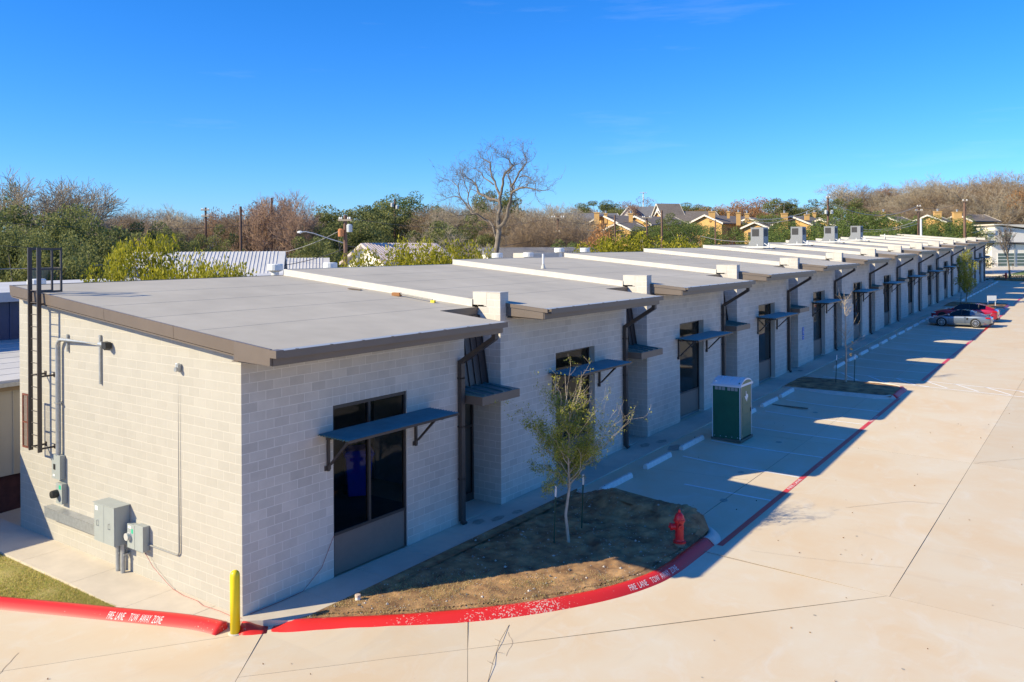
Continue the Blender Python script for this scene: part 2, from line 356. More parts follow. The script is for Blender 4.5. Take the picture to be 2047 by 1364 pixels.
# sidewalk slabs (front) and apron at the end wall
sw_b = MB(); sw_b.quad((-.02, .5, -.06), (.98, .5, -.06), (.98, 8, -.06), (-.02, 8, -.06)); sw_b.quad((-.02, 8, -.06), (.98, 8, -.06), (.98, 119.9, G(119.9) - .06), (-.02, 119.9, G(119.9) - .06))
sidewalk = sw_b.build('sidewalk', M_asph, None, fix=False, kind='structure')
y = 1.55; i = 0
while y < 119.5:
    L_ = 1.55 if y < 60 else 3.1; y1 = min(y + L_, 119.9); b = MB(); t_ = float(rng.random()); xa, xb = (0.0 if y > .1 else -.0), 1.04
    if abs(y) < .01:
        pass
    z = lambda yy: G(yy)
    b.hexa([(xa, y + .004, z(y) - .14), (xb, y + .004, z(y) - .14), (xb, y1 - .004, z(y1) - .14), (xa, y1 - .004, z(y1) - .14)],
           [(xa, y + .004, z(y)), (xb, y + .004, z(y)), (xb, y1 - .004, z(y1)), (xa, y1 - .004, z(y1))], t=t_)
    b.build('slab', M_concp, sidewalk, bevel=.006)
    y = y1
# alcove floors
for k in range(13):
    ya = 8.766 + 9.2585 * k - 1.64; za = G(ya + .8)
    b = MB(); b.box(-1.02, -.004, ya, ya + 1.63, za - .1, za + .004); b.build('slab', M_concp, sidewalk)
# apron along the end wall
ap_b = MB(); ap_b.faces([(-12, -.02, -.06), (-12, -1.2, -.06), (-2.5, -1.1, -.06), (-.9, -.1, -.06)], [(0, 1, 2, 3)])
apron = ap_b.build('end_walkway', M_asph, None, fix=True, kind='structure')
xs_ = [-12.2, -9.4, -6.9, -4.6, -2.4, -.9]
ed = lambda x: -1.17 if x < -2.5 else (-1.22 + (x + 2.5) * .42)
for xa, xb in zip(xs_[:-1], xs_[1:]):
    pts = [(xa + .004, -.001), (xa + .004, ed(xa)), (xb - .004, ed(xb)), (xb - .004, -.001)]
    if xa < -2.5 < xb: pts = [pts[0], pts[1], (-2.5, -1.22), pts[2], pts[3]]
    b = MB(); n = len(pts); t_ = float(rng.random())
    b.faces([(p[0], p[1], -.14) for p in pts] + [(p[0], p[1], 0) for p in pts], [tuple(range(n - 1, -1, -1)), tuple(range(n, 2 * n))] + [(i, (i + 1) % n, n + (i + 1) % n, n + i) for i in range(n)], 0, t_)
    b.build('slab', M_concp, apron)
b = MB(); pts = [(-.89, -.001), (-.89, -.56), (-.40, -.36), (-.03, -.26), (.18, -.10), (.40, .07), (.60, .24), (1.04, .50), (1.04, 1.545), (0.001, 1.545), (0.001, -.001)]
n = len(pts); b.faces([(p[0], p[1], -.2) for p in pts] + [(p[0], p[1], 0) for p in pts], [tuple(range(n - 1, -1, -1)), tuple(range(n, 2 * n))] + [(i, (i + 1) % n, n + (i + 1) % n, n + i) for i in range(n)])
b.build('slab', M_concp, apron)
# lawn wedge left
b = MB(); lx = np.linspace(-30, -2.5, 56)
for xa, xb in zip(lx[:-1], lx[1:]):
    fa = lambda x: -1.24 + (x + 2.55) * .4655
    def zz(x, y): return -.045 + .03 * math.sin(x * 3.1 + y * 2) * math.sin(y * 2.7)
    nn = 8
    for i in range(nn):
        r0, r1 = i / nn, (i + 1) / nn
        P = [(xa, -1.18 + (fa(xa) + 1.18) * r0), (xb, -1.18 + (fa(xb) + 1.18) * r0), (xb, -1.18 + (fa(xb) + 1.18) * r1), (xa, -1.18 + (fa(xa) + 1.18) * r1)]
        b.quad(*[(p[0], p[1], zz(*p)) for p in P])
b.build('lawn', M_lawn, None, smooth=True, fix=True, kind='structure')
def grass(name, fn, n, mats, h=(.03, .08), w_=.012, lab=None):
    v = []; f = []; t = []
    for i in range(n):
        x, y, z = fn(); a = random.random() * 6.28; hh = random.uniform(*h); dx, dy = math.cos(a) * w_, math.sin(a) * w_; lx_, ly_ = random.gauss(0, hh * .5), random.gauss(0, hh * .5)
        o = len(v); v += [(x - dx, y - dy, z), (x + dx, y + dy, z), (x + lx_, y + ly_, z + hh)]; f.append((o, o + 1, o + 2)); t.append(random.random())
    b = MB(); b.v = v; b.f = f; b.m = [0] * len(f); b.t = t
    o = b.build(name, mats, None, fix=False, kind='stuff')
    o['label'] = lab; o['category'] = 'grass'; return o
M_gr = leafmat('winter_grass', (.64, .50, .22), (.38, .43, .09))
def lawnpt():
    while True:
        x = -2.6 - random.random() ** 1.3 * 9; lo = -1.24 + (x + 2.55) * .4655; y = random.uniform(lo, -1.2)
        if lo < -1.25: return x, y, -.05
grass('grass', lawnpt, 30000, M_gr, (.02, .065), .009, lab='patchy green and straw lawn wedge beside the end walkway')

# ------------------------------------------------------------------ curbs (rolled, red)
PROF = [(-.13, -.16), (-.13, 0.004), (-.05, .018), (.02, .008), (.08, -.025), (.14, -.075), (.19, -.118), (.215, -.150)]
def catmull(pts, n=10):
    P = [pts[0]] + list(pts) + [pts[-1]]; out = []
    for i in range(1, len(P) - 2):
        p0, p1, p2, p3 = (np.array(P[i + k]) for k in (-1, 0, 1, 2))
        for k in range(n):
            t = k / n; out.append(tuple(.5 * ((2 * p1) + (-p0 + p2) * t + (2 * p0 - 5 * p1 + 4 * p2 - p3) * t * t + (-p0 + 3 * p1 - 3 * p2 + p3) * t ** 3)))
    out.append(tuple(pts[-1])); return out
class Curb:
    def __init__(s, pts, hs=None, n=10, shift=0.):
        s.shift = shift
        s.p = [np.array(q) for q in catmull(pts, n)]; s.L = [0]
        for a, b in zip(s.p[:-1], s.p[1:]): s.L.append(s.L[-1] + float(np.hypot(*(b - a))))
        s.hs = hs or (lambda l, L: 1.)
        s.tn = []
        for i in range(len(s.p)):
            d = s.p[min(i + 1, len(s.p) - 1)] - s.p[max(i - 1, 0)]; s.tn.append(d / np.hypot(*d))
    def P(s, l, o, z):
        l = min(max(l, 0), s.L[-1]); i = max(0, min(len(s.p) - 2, int(np.searchsorted(s.L, l)) - 1)); t = (l - s.L[i]) / max(1e-9, s.L[i + 1] - s.L[i])
        p = s.p[i] * (1 - t) + s.p[i + 1] * t; d = s.tn[i] * (1 - t) + s.tn[i + 1] * t; d = d / np.hypot(*d); nx = (d[1], -d[0])
        h = s.hs(l, s.L[-1]); zz = -.132 + (z + .132) * h if z > -.13 else z
        o = o + s.shift; return (p[0] + nx[0] * o, p[1] + nx[1] * o, G(p[1]) + zz)
    def build(s, name, m, l0, l1, parent=None, step=.12, **kw):
        n = max(2, int((l1 - l0) / step)); b = MB(); k = len(PROF)
        v = [s.P(l0 + (l1 - l0) * i / n, *q) for i in range(n + 1) for q in PROF]
        f = [(i * k + j, i * k + j + 1, (i + 1) * k + j + 1, (i + 1) * k + j) for i in range(n) for j in range(k - 1)]
        f += [tuple(range(k)), tuple(range(n * k + k - 1, n * k - 1, -1))]
        b.faces(v, f); o = b.build(name, m, parent, smooth=False, **kw); me = o.data
        for p in me.polygons: p.use_smooth = len(p.vertices) == 4
        return o
# planter curb: from the dropped corner round to the tip
pc = Curb([(.66, .15), (1.05, .42), (1.7, .98), (2.75, 1.90), (3.85, 3.05), (4.70, 4.15), (5.40, 5.35), (5.80, 6.45), (5.93, 7.30), (5.95, 8.4), (5.95, 9.45)], lambda l, L: sst(-.05, .55, l), shift=-.03)
curb_tags = []
c = pc.build('red_curb', M_redc, 0, pc.L[-1]); tag(c, 'long rolled red fire lane curb sweeping round the dirt planter', 'curb'); curb_tags.append(c); CURB2 = c
lc = Curb([(-30, -14.0), (-12, -5.65), (-5.0, -2.42), (-2.5, -1.31), (-.9, -.62), (-.03, -.40)], shift=.045)
c = lc.build('red_curb', M_redc, 0, lc.L[-1]); tag(c, 'straight red curb in front of the grass wedge, left of the yellow bollard', 'curb'); CURB1 = c
mc = Curb([(.26, -.22), (.45, -.08), (.64, .12)], lambda l, L: 1 - sst(.0, L, l) * .95)
c = mc.build('red_curb', M_redc, 0, mc.L[-1]); tag(c, 'short dipping red curb stub just right of the yellow bollard', 'curb')
M_ccurb = mat('bare_curb_concrete', (.60, .55, .48), .85, noise=.08, nscale=5)
tc = Curb([(5.95, 9.46), (5.92, 9.85), (5.62, 10.28), (5.1, 10.5), (4.2, 10.75), (2.8, 10.95), (1.2, 11.1)])
c = tc.build('planter_curb', M_ccurb, 0, tc.L[-1]); tag(c, 'unpainted grey curb at the far edge of the dirt planter behind the hydrant', 'curb')

def text_mesh(s, size, name='lettering'):
    cu = bpy.data.curves.new('t', 'FONT'); cu.body = s; cu.size = size; cu.resolution_u = 2; o = bpy.data.objects.new('t', cu); COL.objects.link(o)
    dg = bpy.context.evaluated_depsgraph_get(); me = bpy.data.meshes.new_from_object(o.evaluated_get(dg)); bpy.data.objects.remove(o); bpy.data.curves.remove(cu); return me
def curb_text(curb, s, l0, length, parent, rev=False, h=.115):
    me = text_mesh(s, 1.0); bm = bmesh.new(); bm.from_mesh(me)
    bmesh.ops.triangulate(bm, faces=bm.faces)
    for k in range(1, 60):
        x = k * .25; bmesh.ops.bisect_plane(bm, geom=bm.verts[:] + bm.edges[:] + bm.faces[:], plane_co=(x, 0, 0), plane_no=(1, 0, 0))
    for k in range(1, 8):
        bmesh.ops.bisect_plane(bm, geom=bm.verts[:] + bm.edges[:] + bm.faces[:], plane_co=(0, k * .1, 0), plane_no=(0, 1, 0))
    xm = max(v.co.x for v in bm.verts); hm = .72
    pr = PROF[3:7]
    for v in bm.verts:
        t = v.co.x / xm; l = l0 + t * length; q = 1 - min(1, max(0, v.co.y / hm))
        o = .045 + h * q
        zz = np.interp(o, [p[0] for p in PROF[2:]], [p[1] for p in PROF[2:]])
        P = curb.P(l, o + .004, zz + .004); v.co = P
    bm.to_mesh(me); bm.free(); me.materials.append(mat('faded_lettering', (.84, .74, .70), .7, noise=.12, nscale=25))
    return link('lettering', me, parent)
# find arc lengths of the photographed words
def nearest(c, x, y): return min((np.hypot(p[0] - x, p[1] - y), l) for p, l in zip(c.p, c.L))[1]
curb_text(lc, 'FIRE  LANE     TOW  AWAY  ZONE', nearest(lc, -2.38, -1.32), 1.25, CURB1, h=.13)
a0 = nearest(pc, 5.58, 5.75); curb_text(pc, 'FIRE  LANE    TOW  AWAY  ZONE', a0, 1.7, CURB2)

# ------------------------------------------------------------------ fire lane stripe, bay stripes, hatching
def ground_strip(b, pts, wd, off=.005, step=1.):
    for (p, q) in zip(pts[:-1], pts[1:]):
        L_ = math.hypot(q[0] - p[0], q[1] - p[1]); n = max(1, int(L_ / step)); nx, ny = (q[1] - p[1]) / L_ * wd / 2, -(q[0] - p[0]) / L_ * wd / 2
        for i in range(n):
            a = [p[k] + (q[k] - p[k]) * i / n for k in (0, 1)]; c_ = [p[k] + (q[k] - p[k]) * (i + 1) / n for k in (0, 1)]
            b.quad(*[(x, y, road(x, y) + off) for x, y in ((a[0] - nx, a[1] - ny), (a[0] + nx, a[1] + ny), (c_[0] + nx, c_[1] + ny), (c_[0] - nx, c_[1] - ny))])
b = MB(); ground_strip(b, [(6.24, 9.5), (6.24, 12), (6.26, 30.9)], .16); r1 = b.build('fire_lane_line', M_redl, None, fix=False, kind='structure')
b = MB(); ground_strip(b, [(6.34, 36.1), (6.45, 60), (6.42, 77.0)], .19); b.build('fire_lane_line', M_redl, None, fix=False, kind='structure')
b = MB(); ground_strip(b, [(6.35, 84.5), (6.35, 119)], .2); b.build('fire_lane_line', M_redl, None, fix=False, kind='structure')
def flat_text(s, x, y, length, wd, off=.010):
    me = text_mesh(s, 1.0); xm = max(v.co.x for v in me.vertices)
    for v in me.vertices:
        t = v.co.x / xm; yy = y + t * length; xx = x + .5 * wd - v.co.y / .72 * wd; v.co = (xx, yy, road(xx, yy) + off)
    me.materials.append(M_wpaint); return link('lettering', me, r1)
for yy, xx in ((14.9, 6.24), (29.2 - 3.9, 6.255), (44.5, 6.38), (52.5, 6.4)): flat_text('FIRE LANE', xx, yy, 1.25, .11)
b = MB()
for yy, x0, dy in [(13.72, 3.4, -.1), (16.5, 2.1, -.17), (19.05, 2.1, -.02), (22.0, 2.1, -.15), (24.95, 2.1, -.17), (27.75, 2.1, -.22)]: ground_strip(b, [(x0, yy), (6.14, yy + dy)], .10)
yy = 38.9
while yy < 117:
    if not (79 < yy < 85.5): ground_strip(b, [(2.0, yy), (6.25, yy - .2)], .10)
    yy += 2.77
for p, q in [((1.9, 34.55), (6.9, 34.60)), ((1.9, 36.35), (6.3, 36.15)), ((6.3, 34.56), (18, 32.9)), ((6.45, 36.1), (18, 34.3))]: ground_strip(b, [p, q], .10)
x = 2.4
while x < 16.5:
    ya = 34.58 - max(0, x - 6.3) * .14; yb = 36.25 - max(0, x - 6.3) * .155 - .05
    ground_strip(b, [(x, yb), (x + 1.25, ya)], .10); x += 1.35
b.build('parking_stripe', M_wpaint, None, fix=False, kind='structure')

# ------------------------------------------------------------------ planter soil
def inside(poly, x, y):
    c_ = False
    for i in range(len(poly)):
        (x1, y1), (x2, y2) = poly[i], poly[i - 1]
        if (y1 > y) != (y2 > y) and x < (x2 - x1) * (y - y1) / (y2 - y1) + x1: c_ = not c_
    return c_
edge = [tuple(pc.P(l, -.12, 0)[:2]) for l in np.linspace(.45, pc.L[-1], 60)] + [(5.8, 9.9), (5.5, 10.25), (5.05, 10.42), (4.2, 10.65), (2.8, 10.85), (1.2, 11.0), (1.045, 11.2), (1.045, .55)]
from mathutils import noise as mn
def nz(x, y, s_, o=0): return mn.noise(Vector((x * s_, y * s_, o)))
def dist_edge(x, y): return min(math.hypot(x - p[0], y - p[1]) for p in edge)
def soil(x, y):
    z = G(y) + .025
    u = math.exp(-((y - (10.35 - .10 * (x - 3))) / .75) ** 2) * sst(1.2, 2.6, x) * sst(6.0, 5.3, x)
    z += u * (.38 + .12 * nz(x, y, 1.3)) + .05 * nz(x, y, 2.2, 3) * sst(2, 7, y) + .02 * nz(x, y, 6, 5) + .022 * nz(x, y, 14, 8) * sst(3, 6, y) + .010 * nz(x, y, 22, 4) + .045 * sst(4, 9, y) * nz(x, y, 4.5, 9)
    return z
step = .06; idx = {}; b = MB(); vs = []; fs = []
xs = np.arange(1.045, 6.1, step); ys = np.arange(.5, 11.3, step)
cells = {}
for i, x in enumerate(xs):
    for j, y in enumerate(ys):
        if inside(edge, x + .13, y) and inside(edge, x - .13, y) and inside(edge, x, y + .13) and inside(edge, x, y - .13): idx[(i, j)] = len(vs); vs.append((x, y, soil(x, y)))
for (i, j) in idx:
    q = [(i, j), (i + 1, j), (i + 1, j + 1), (i, j + 1)]
    if all(k in idx for k in q): fs.append(tuple(idx[k] for k in q))
# outer ring filler: fan from border cells to the edge outline, kept below the curb top
bd = MB(); bd.faces(vs, fs, 0)
cen = (3.2, 6.5)
ring = edge
n = len(ring)
for i in range(n):
    p, q = ring[i], ring[(i + 1) % n]
    def inn(p, k): return (p[0] + (cen[0] - p[0]) * k, p[1] + (cen[1] - p[1]) * k)
    for k0, k1 in ((0, .06), (.06, .12), (.12, .19)):
        P = [inn(p, k0), inn(q, k0), inn(q, k1), inn(p, k1)]
        bd.quad(*[(u[0], u[1], soil(*u) - (.012 if k0 == 0 else .004) - (.02 if k0 == 0 and u in (p, q) else 0)) for u in P])
planter = bd.build('planter_soil', M_soil, None, smooth=True, fix=True, kind='structure')
def plpt():
    while True:
        x, y = random.uniform(1.1, 5.95), random.uniform(.6, 10.5)
        if inside(edge, x, y) and y < 2.2 + .75 * x + random.gauss(0, .3) and y < 6.2 and random.random() < (.9 if nz(x, y, 1.4, 11) > .05 else .28) * (1 if y < 6.0 else .18): return x, y, soil(x, y) - .005
grass('grass', plpt, 11000, leafmat('dry_grass', (.66, .50, .28), (.42, .35, .12)), (.010, .042), .007, 'sparse dry weeds scattered over the dirt planter')
# stones
v = MB()
for i in range(1700):
    x, y = random.uniform(1.1, 5.95), random.uniform(.6, 10.9)
    if not inside(edge, x, y): continue
    r_ = random.uniform(.008, .022) * (2.2 if random.random() < .08 else 1); z = soil(x, y) + r_ * .2; t_ = random.random()
    a = [(x + r_ * random.uniform(.6, 1.2) * math.cos(k * 1.57 + t_), y + r_ * random.uniform(.6, 1.2) * math.sin(k * 1.57 + t_), z) for k in range(4)]
    top = (x, y, z + r_ * random.uniform(.5, 1)); v.faces(a + [top], [(0, 1, 4), (1, 2, 4), (2, 3, 4), (3, 0, 4)], 0, t_)
o = v.build('gravel', mat('pale_stone', (.36, .32, .28), .9, tint=.55), None, fix=False, kind='stuff'); tag(o, 'pale pebbles and litter strewn over the dirt planter', 'gravel')

# planter islands further along
def island(y0, y1, lab, x0=1.1, x1=6.0):
    e = [(x0, y0), (x1 - .3, y0 + .05), (x1, y0 + .35), (x1, y1 - .5), (x1 - .6, y1 - .1), (x1 - 1.2, y1), (x0, y1)]
    b = MB(); n = 24; m_ = 14
    for i in range(n):
        for j in range(m_):
            P = []
            for a, c_ in ((i, j), (i + 1, j), (i + 1, j + 1), (i, j + 1)):
                x = x0 + (x1 - x0) * a / n; ya = y0; yb = y1 - .5 * sst(x1 - 1.4, x1, x)
                y = ya + (yb - ya) * c_ / m_; P.append((x, y, G(y) - .01 + .035 * nz(x, y, 2.0, 2) + .05 * sst(0, .3, c_ / m_) * sst(1, .7, c_ / m_)))
            b.quad(*P)
    b.build('planter_soil', M_soil, None, smooth=True, kind='structure')
    cu = Curb([(x0, y0), (2.5, y0), (x1 - .7, y0), (x1 - .2, y0 + .1), (x1, y0 + .45), (x1, (y0 + y1) / 2), (x1, y1 - .75), (x1 - .5, y1 - .2), (x1 - 1.2, y1), (2.5, y1 + .05), (x0, y1 + .05)], n=6)
    la, lb = nearest(cu, x1, y0 + .3), nearest(cu, x1, y1 - .6)
    t = thing('planter_curb', lab, 'curb')
    cu.build('curb', M_ccurb, 0, la, t, step=.3); cu.build('curb', M_redc, la, lb, t, step=.3, label='red painted stretch of the curb'); cu.build('curb', M_ccurb, lb, cu.L[-1], t, step=.3)
island(30.45, 33.85, 'curb round the second planter island with the leafless sapling')
island(77.4, 83.4, 'curb round the far planter island beyond the parked cars')
# far planter strip at the end of the parking row
b = MB(); b.box(.9, 9.0, 120.9, 123.2, 2.2, 2.72); b.build('planter_soil', M_soil, None, kind='structure')

# ------------------------------------------------------------------ wheel stops
def wstop():
    b = MB(); pr = [(-.08, 0), (.08, 0), (.065, .07), (.035, .115), (-.035, .115), (-.065, .07)]
    b.prism([(p[0] * 1.15, p[1] * 1.3) for p in pr], -.93, .93, 'y'); b.box(-.015, .015, -.72, -.69, .149, .154, 1); b.box(-.015, .015, .69, .72, .149, .154, 1); return b.mesh('wheel_stop', [M_stop, M_black])
WS = wstop(); stops = []
labs = ['first pale wheel stop, nearest the dirt planter tree', 'second pale wheel stop from the dirt planter', 'third pale wheel stop, left of the green portable toilet', 'wheel stop mostly hidden behind the green portable toilet', 'wheel stop just right of the green toilet, near the fallen board', 'wheel stop beside the second planter island']
for i, yc in enumerate([12.36, 15.27, 18.08, 20.9, 23.75, 26.53, 28.95][:3] + [23.7, 26.53, 28.95]):
    o = link('wheel_stop', WS, None, loc=(1.75, yc, road(1.75, yc)), group='wheel stops in the parking row'); o.rotation_euler = (.0225 if yc > 9 else 0, 0, random.gauss(0, .01)); tag(o, labs[i], 'wheel stop', 'wheel stops in the parking row')
yy = 38.3; i = 0; j_ = 0
ORD = 'first second third fourth fifth sixth seventh eighth ninth tenth eleventh twelfth thirteenth fourteenth fifteenth sixteenth'.split()
while yy < 117:
    if not (77 < yy < 85):
        o = link('wheel_stop', WS, None, loc=(1.75, yy, road(1.75, yy))); o.rotation_euler = (.0225, 0, random.gauss(0, .01))
        tag(o, (ORD[i] + ' pale wheel stop beyond the leafless sapling island') if yy < 77 else (ORD[j_] + ' pale wheel stop beyond the far island with the narrow tree'), 'wheel stop', 'wheel stops in the parking row'); j_ += yy > 77
    yy += 2.77; i += 1
# drain stains etc. as thin fallen board
b = MB(); b.box(-.78, .78, -.07, .07, 0, .035); o = b.build('plank', M_wood, None, bevel=.004, loc=(2.72, 26.35, road(2.72, 26.9) + .004)); o.rotation_euler = (0, 0, -.06); tag(o, 'long brown board lying in the parking bay before the second island', 'board')

# ------------------------------------------------------------------ the long block building
BW, BH = .4064, .2032; PITCH = 9.2585; NU = 13
bld = thing('commercial_building', 'long pale concrete block building stepping uphill with grey roofs and bronze trim', 'building', (0, 0, 0))
ZR = lambda x: 5.46 + .093 * (1.33 - x)      # roof height of the first unit
def block_cells(u0, u1, v0, v1, phase=0., holes=(), top=None, half_rows=()):
    """running-bond cells between u0..u1 metres and courses v0..v1; holes (ua,ub,za,zb); top(u)->z limit"""
    out = []
    for v in range(v0, v1):
        za, zb = v * BH, (v + 1) * BH; off = phase + (BW / 2 if v % 2 else 0)
        edges = [u0]; k = math.floor((u0 - off) / BW) + 1
        while off + k * BW < u1 - 1e-4:
            e = off + k * BW
            if e > u0 + .03: edges.append(e)
            k += 1
        edges.append(u1)
        for ha, hb, hz0, hz1 in holes:
            if zb > hz0 + .01 and za < hz1 - .01: edges += [ha, hb]
            elif half_rows and v in half_rows:
                edges += [e2 for e2 in np.arange(ha - BW / 2, hb + BW, BW / 2) if u0 < e2 < u1]
        edges = sorted(edges); ee = [edges[0]]
        for e in edges[1:]:
            if e - ee[-1] > .06: ee.append(e)
            elif e >= u1 - 1e-4: ee[-1] = e
        for a, c in zip(ee[:-1], ee[1:]):
            m_ = (a + c) / 2
            if any(ha - .01 < m_ < hb + .01 and zb > hz0 + .01 and za < hz1 - .01 for ha, hb, hz0, hz1 in holes): continue
            po = [(a, za), (c, za), (c, zb), (a, zb)]
            if top is not None:
                t0, t1 = top(a), top(c)
                if zb > min(t0, t1):
                    # clip under the sloping line
                    sl = (t1 - t0) / (c - a); po = clip(po, -sl, 1, t0 - sl * a)
                    if len(po) < 3: continue
            out.append(po)
    return out
def block_faces(b, po, P, N, t, j=.0075, d=.002, bv=.003, mi=0):
    """a block proud of the mortar: po in (u,z), P(u,z)->3-D on the mortar plane, N outward"""
    o = inset(po, j)
    i_ = inset(po, j + bv)
    if len(o) < 3: return
    if len(i_) != len(o): i_ = o
    n = len(o); A = [P(*q) for q in o]; B = [tuple(np.array(P(*q)) + np.array(N) * d) for q in i_]
    b.faces([tuple(a) for a in A] + B, [tuple(range(n, 2 * n))] + [(k, (k + 1) % n, n + (k + 1) % n, n + k) for k in range(n)], mi, t)
def tint_(): 
    r_ = random.random(); return min(1, max(0, random.gauss(.5, .16))) if r_ > .12 else random.choice([.05, .15, .9, 1.])
# ---- end wall (faces -Y): mortar core and blocks
XB = -9.57
WT = lambda u: ZR(-u) - .27 + .0      # u measured from the corner towards the back
b = MB()
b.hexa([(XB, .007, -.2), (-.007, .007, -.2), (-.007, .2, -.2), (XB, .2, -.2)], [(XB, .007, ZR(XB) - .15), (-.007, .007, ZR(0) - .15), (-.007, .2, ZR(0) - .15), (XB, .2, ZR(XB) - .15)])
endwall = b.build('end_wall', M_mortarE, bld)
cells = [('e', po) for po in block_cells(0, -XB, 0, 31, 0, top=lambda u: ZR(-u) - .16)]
WIN0 = (2.437, 4.865, 0, 3.861)
b = MB()
fw0 = [(0.007 + .005, WIN0[0], -.2, 5.3), (WIN0[0], WIN0[1], 3.861, 5.3), (WIN0[1], 7.126, -.2, 5.3)]
for ya, yb, za, zb in fw0: b.box(-.2, -.007, ya if ya > .1 else .2, yb, za, zb)
b.box(-.2, -.007, .012 + .19, .2, -.2, 5.3) if False else None
b.box(-.0075, -.0069, .0072, .21, -.2, 5.3)
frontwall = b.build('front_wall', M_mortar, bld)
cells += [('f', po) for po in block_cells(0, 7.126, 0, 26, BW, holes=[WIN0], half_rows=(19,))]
def cellpos(c):
    k, po = c; u = sum(p[0] for p in po) / len(po); z = sum(p[1] for p in po) / len(po)
    return np.array([-u, 0, z]) if k == 'e' else np.array([0, u, z])
cells.sort(key=lambda c: np.linalg.norm(cellpos(c) - CAMP) * (1.0 if c[0] == 'f' else 1.0))
NIND = 300
shared = {}
def PE(u, z): return (-u, .007, z)
def PF(u, z): return (-.007, u, z)
stf = {'e': MB(), 'f': MB()}
for i, (k, po) in enumerate(cells):
    t = tint_()
    if i < NIND:
        us = [p[0] for p in po]; zs = [p[1] for p in po]; w_, h_ = max(us) - min(us), max(zs) - min(zs)
        rect = len(po) == 4 and abs(h_ - BH) < 1e-4
        key = (k, round(w_, 3), int(t * 6)) if rect else None
        if key is None or key not in shared:
            b = MB(); u0, z0 = min(us), min(zs)
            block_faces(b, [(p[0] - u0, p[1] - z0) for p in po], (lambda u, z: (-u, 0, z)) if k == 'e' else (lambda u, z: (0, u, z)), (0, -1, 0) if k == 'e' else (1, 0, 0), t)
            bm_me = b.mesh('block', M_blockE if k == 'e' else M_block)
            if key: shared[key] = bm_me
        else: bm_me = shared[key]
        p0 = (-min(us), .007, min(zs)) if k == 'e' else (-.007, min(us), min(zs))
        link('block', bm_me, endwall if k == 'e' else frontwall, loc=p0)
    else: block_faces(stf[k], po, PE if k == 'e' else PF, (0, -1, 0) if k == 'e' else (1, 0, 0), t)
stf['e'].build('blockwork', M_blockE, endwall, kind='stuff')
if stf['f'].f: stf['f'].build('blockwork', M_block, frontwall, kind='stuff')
# ---- generic unit pieces, local origin at the pier corner (x=0,y=0,z=0)
WU = (2.92, 5.36, 0, 3.861)
b = MB()
b.box(-.5, -.007, .007, .4, -.25, 5.885)                                         # pier core
for ya, yb, za, zb in [(.4, WU[0], -.25, 5.35), (WU[0], WU[1], 3.861, 5.35), (WU[1], 7.618, -.25, 5.35)]: b.box(-.25, -.007, ya, yb, za, zb)
b.hexa([(XB, .007, -.25), (-.5, .007, -.25), (-.5, .2, -.25), (XB, .2, -.25)], [(XB, .007, ZR(XB) - .3), (-.5, .007, ZR(-.5) - .3), (-.5, .2, ZR(-.5) - .3), (XB, .2, ZR(XB) - .3)])
me_wall = b.mesh('front_wall', M_mortar)
b = MB()
for po in block_cells(0, 7.618, -1, 26, BW, holes=[(WU[0], WU[1], -.3, WU[3])], half_rows=(19,)): block_faces(b, po, PF, (1, 0, 0), tint_())
for po in block_cells(0, .4064, 26, 29, BW): block_faces(b, po, PF, (1, 0, 0), tint_())
for po in block_cells(0, 1.02, -1, 28, BW / 2 if False else 0): 
    if po[0][0] < .52 or po[0][1] < 5.0: block_faces(b, po, lambda u, z: (-u, .007, z), (0, -1, 0), tint_())
for po in block_cells(0, .51, 28, 29, 0): block_faces(b, po, lambda u, z: (-u, .007, z), (0, -1, 0), tint_())
for po in block_cells(0, .51, 24, 29, 0): block_faces(b, po, lambda u, z: (-u, .4, z), (0, 1, 0), tint_())
b.box(-.5, 0, .0, .4064, 5.885, 5.9)
me_blocks = b.mesh('blockwork', M_block)
# window: frame in the opening, panes, mullion, sill panel
def window_meshes(y0, y1, recess, mull):
    x = -recess; b = MB(); f = .055
    b.box(x - .06, x + .02, y0, y0 + f, 0, 3.861); b.box(x - .06, x + .02, y1 - f, y1, 0, 3.861)
    b.box(x - .06, x + .02, y0 + f, y1 - f, 3.861 - .09, 3.861); b.box(x - .06, x + .03, y0 + f, y1 - f, .90, .965)
    fr = b.mesh('window', M_frame)
    b = MB(); b.box(x - .045, x - .002, y0 + f, y1 - f, .0, .90); sp = b.mesh('sill_panel', M_spandrel)
    m = (y0 + y1) / 2 - .04; panes = []
    segs = [(y0 + f, m - .035), (m + .035, y1 - f)] if mull else [(y0 + f, y1 - f)]
    for a, c in segs:
        b = MB(); b.quad((x - .03, a, .965), (x - .03, c, .965), (x - .03, c, 3.771), (x - .03, a, 3.771)); panes.append(b.mesh('pane', M_glass))
    mu = None
    if mull:
        b = MB(); b.box(x - .08, x + .025, m - .035, m + .035, .965, 3.771); mu = b.mesh('mullion', M_frame)
    b = MB(); b.box(-recess - .0, -.008, y1 - .012, y1 - .001, .0, 3.86); jb = b.mesh('jamb', M_block) if recess > .15 else None
    return fr, sp, panes, mu, jb
def put_window(ms, loc, parent):
    fr, sp, panes, mu, jb = ms; o = link('window', fr, parent, loc=loc)
    link('sill_panel', sp, o)
    for p in panes: link('pane', p, o)
    if mu: link('mullion', mu, o)
    if jb: link('jamb', jb, o)
    return o
W0 = window_meshes(WIN0[0], WIN0[1], .07, True); WA = window_meshes(WU[0], WU[1], .24, False); WB_ = window_meshes(WU[0], WU[1], .16, True)
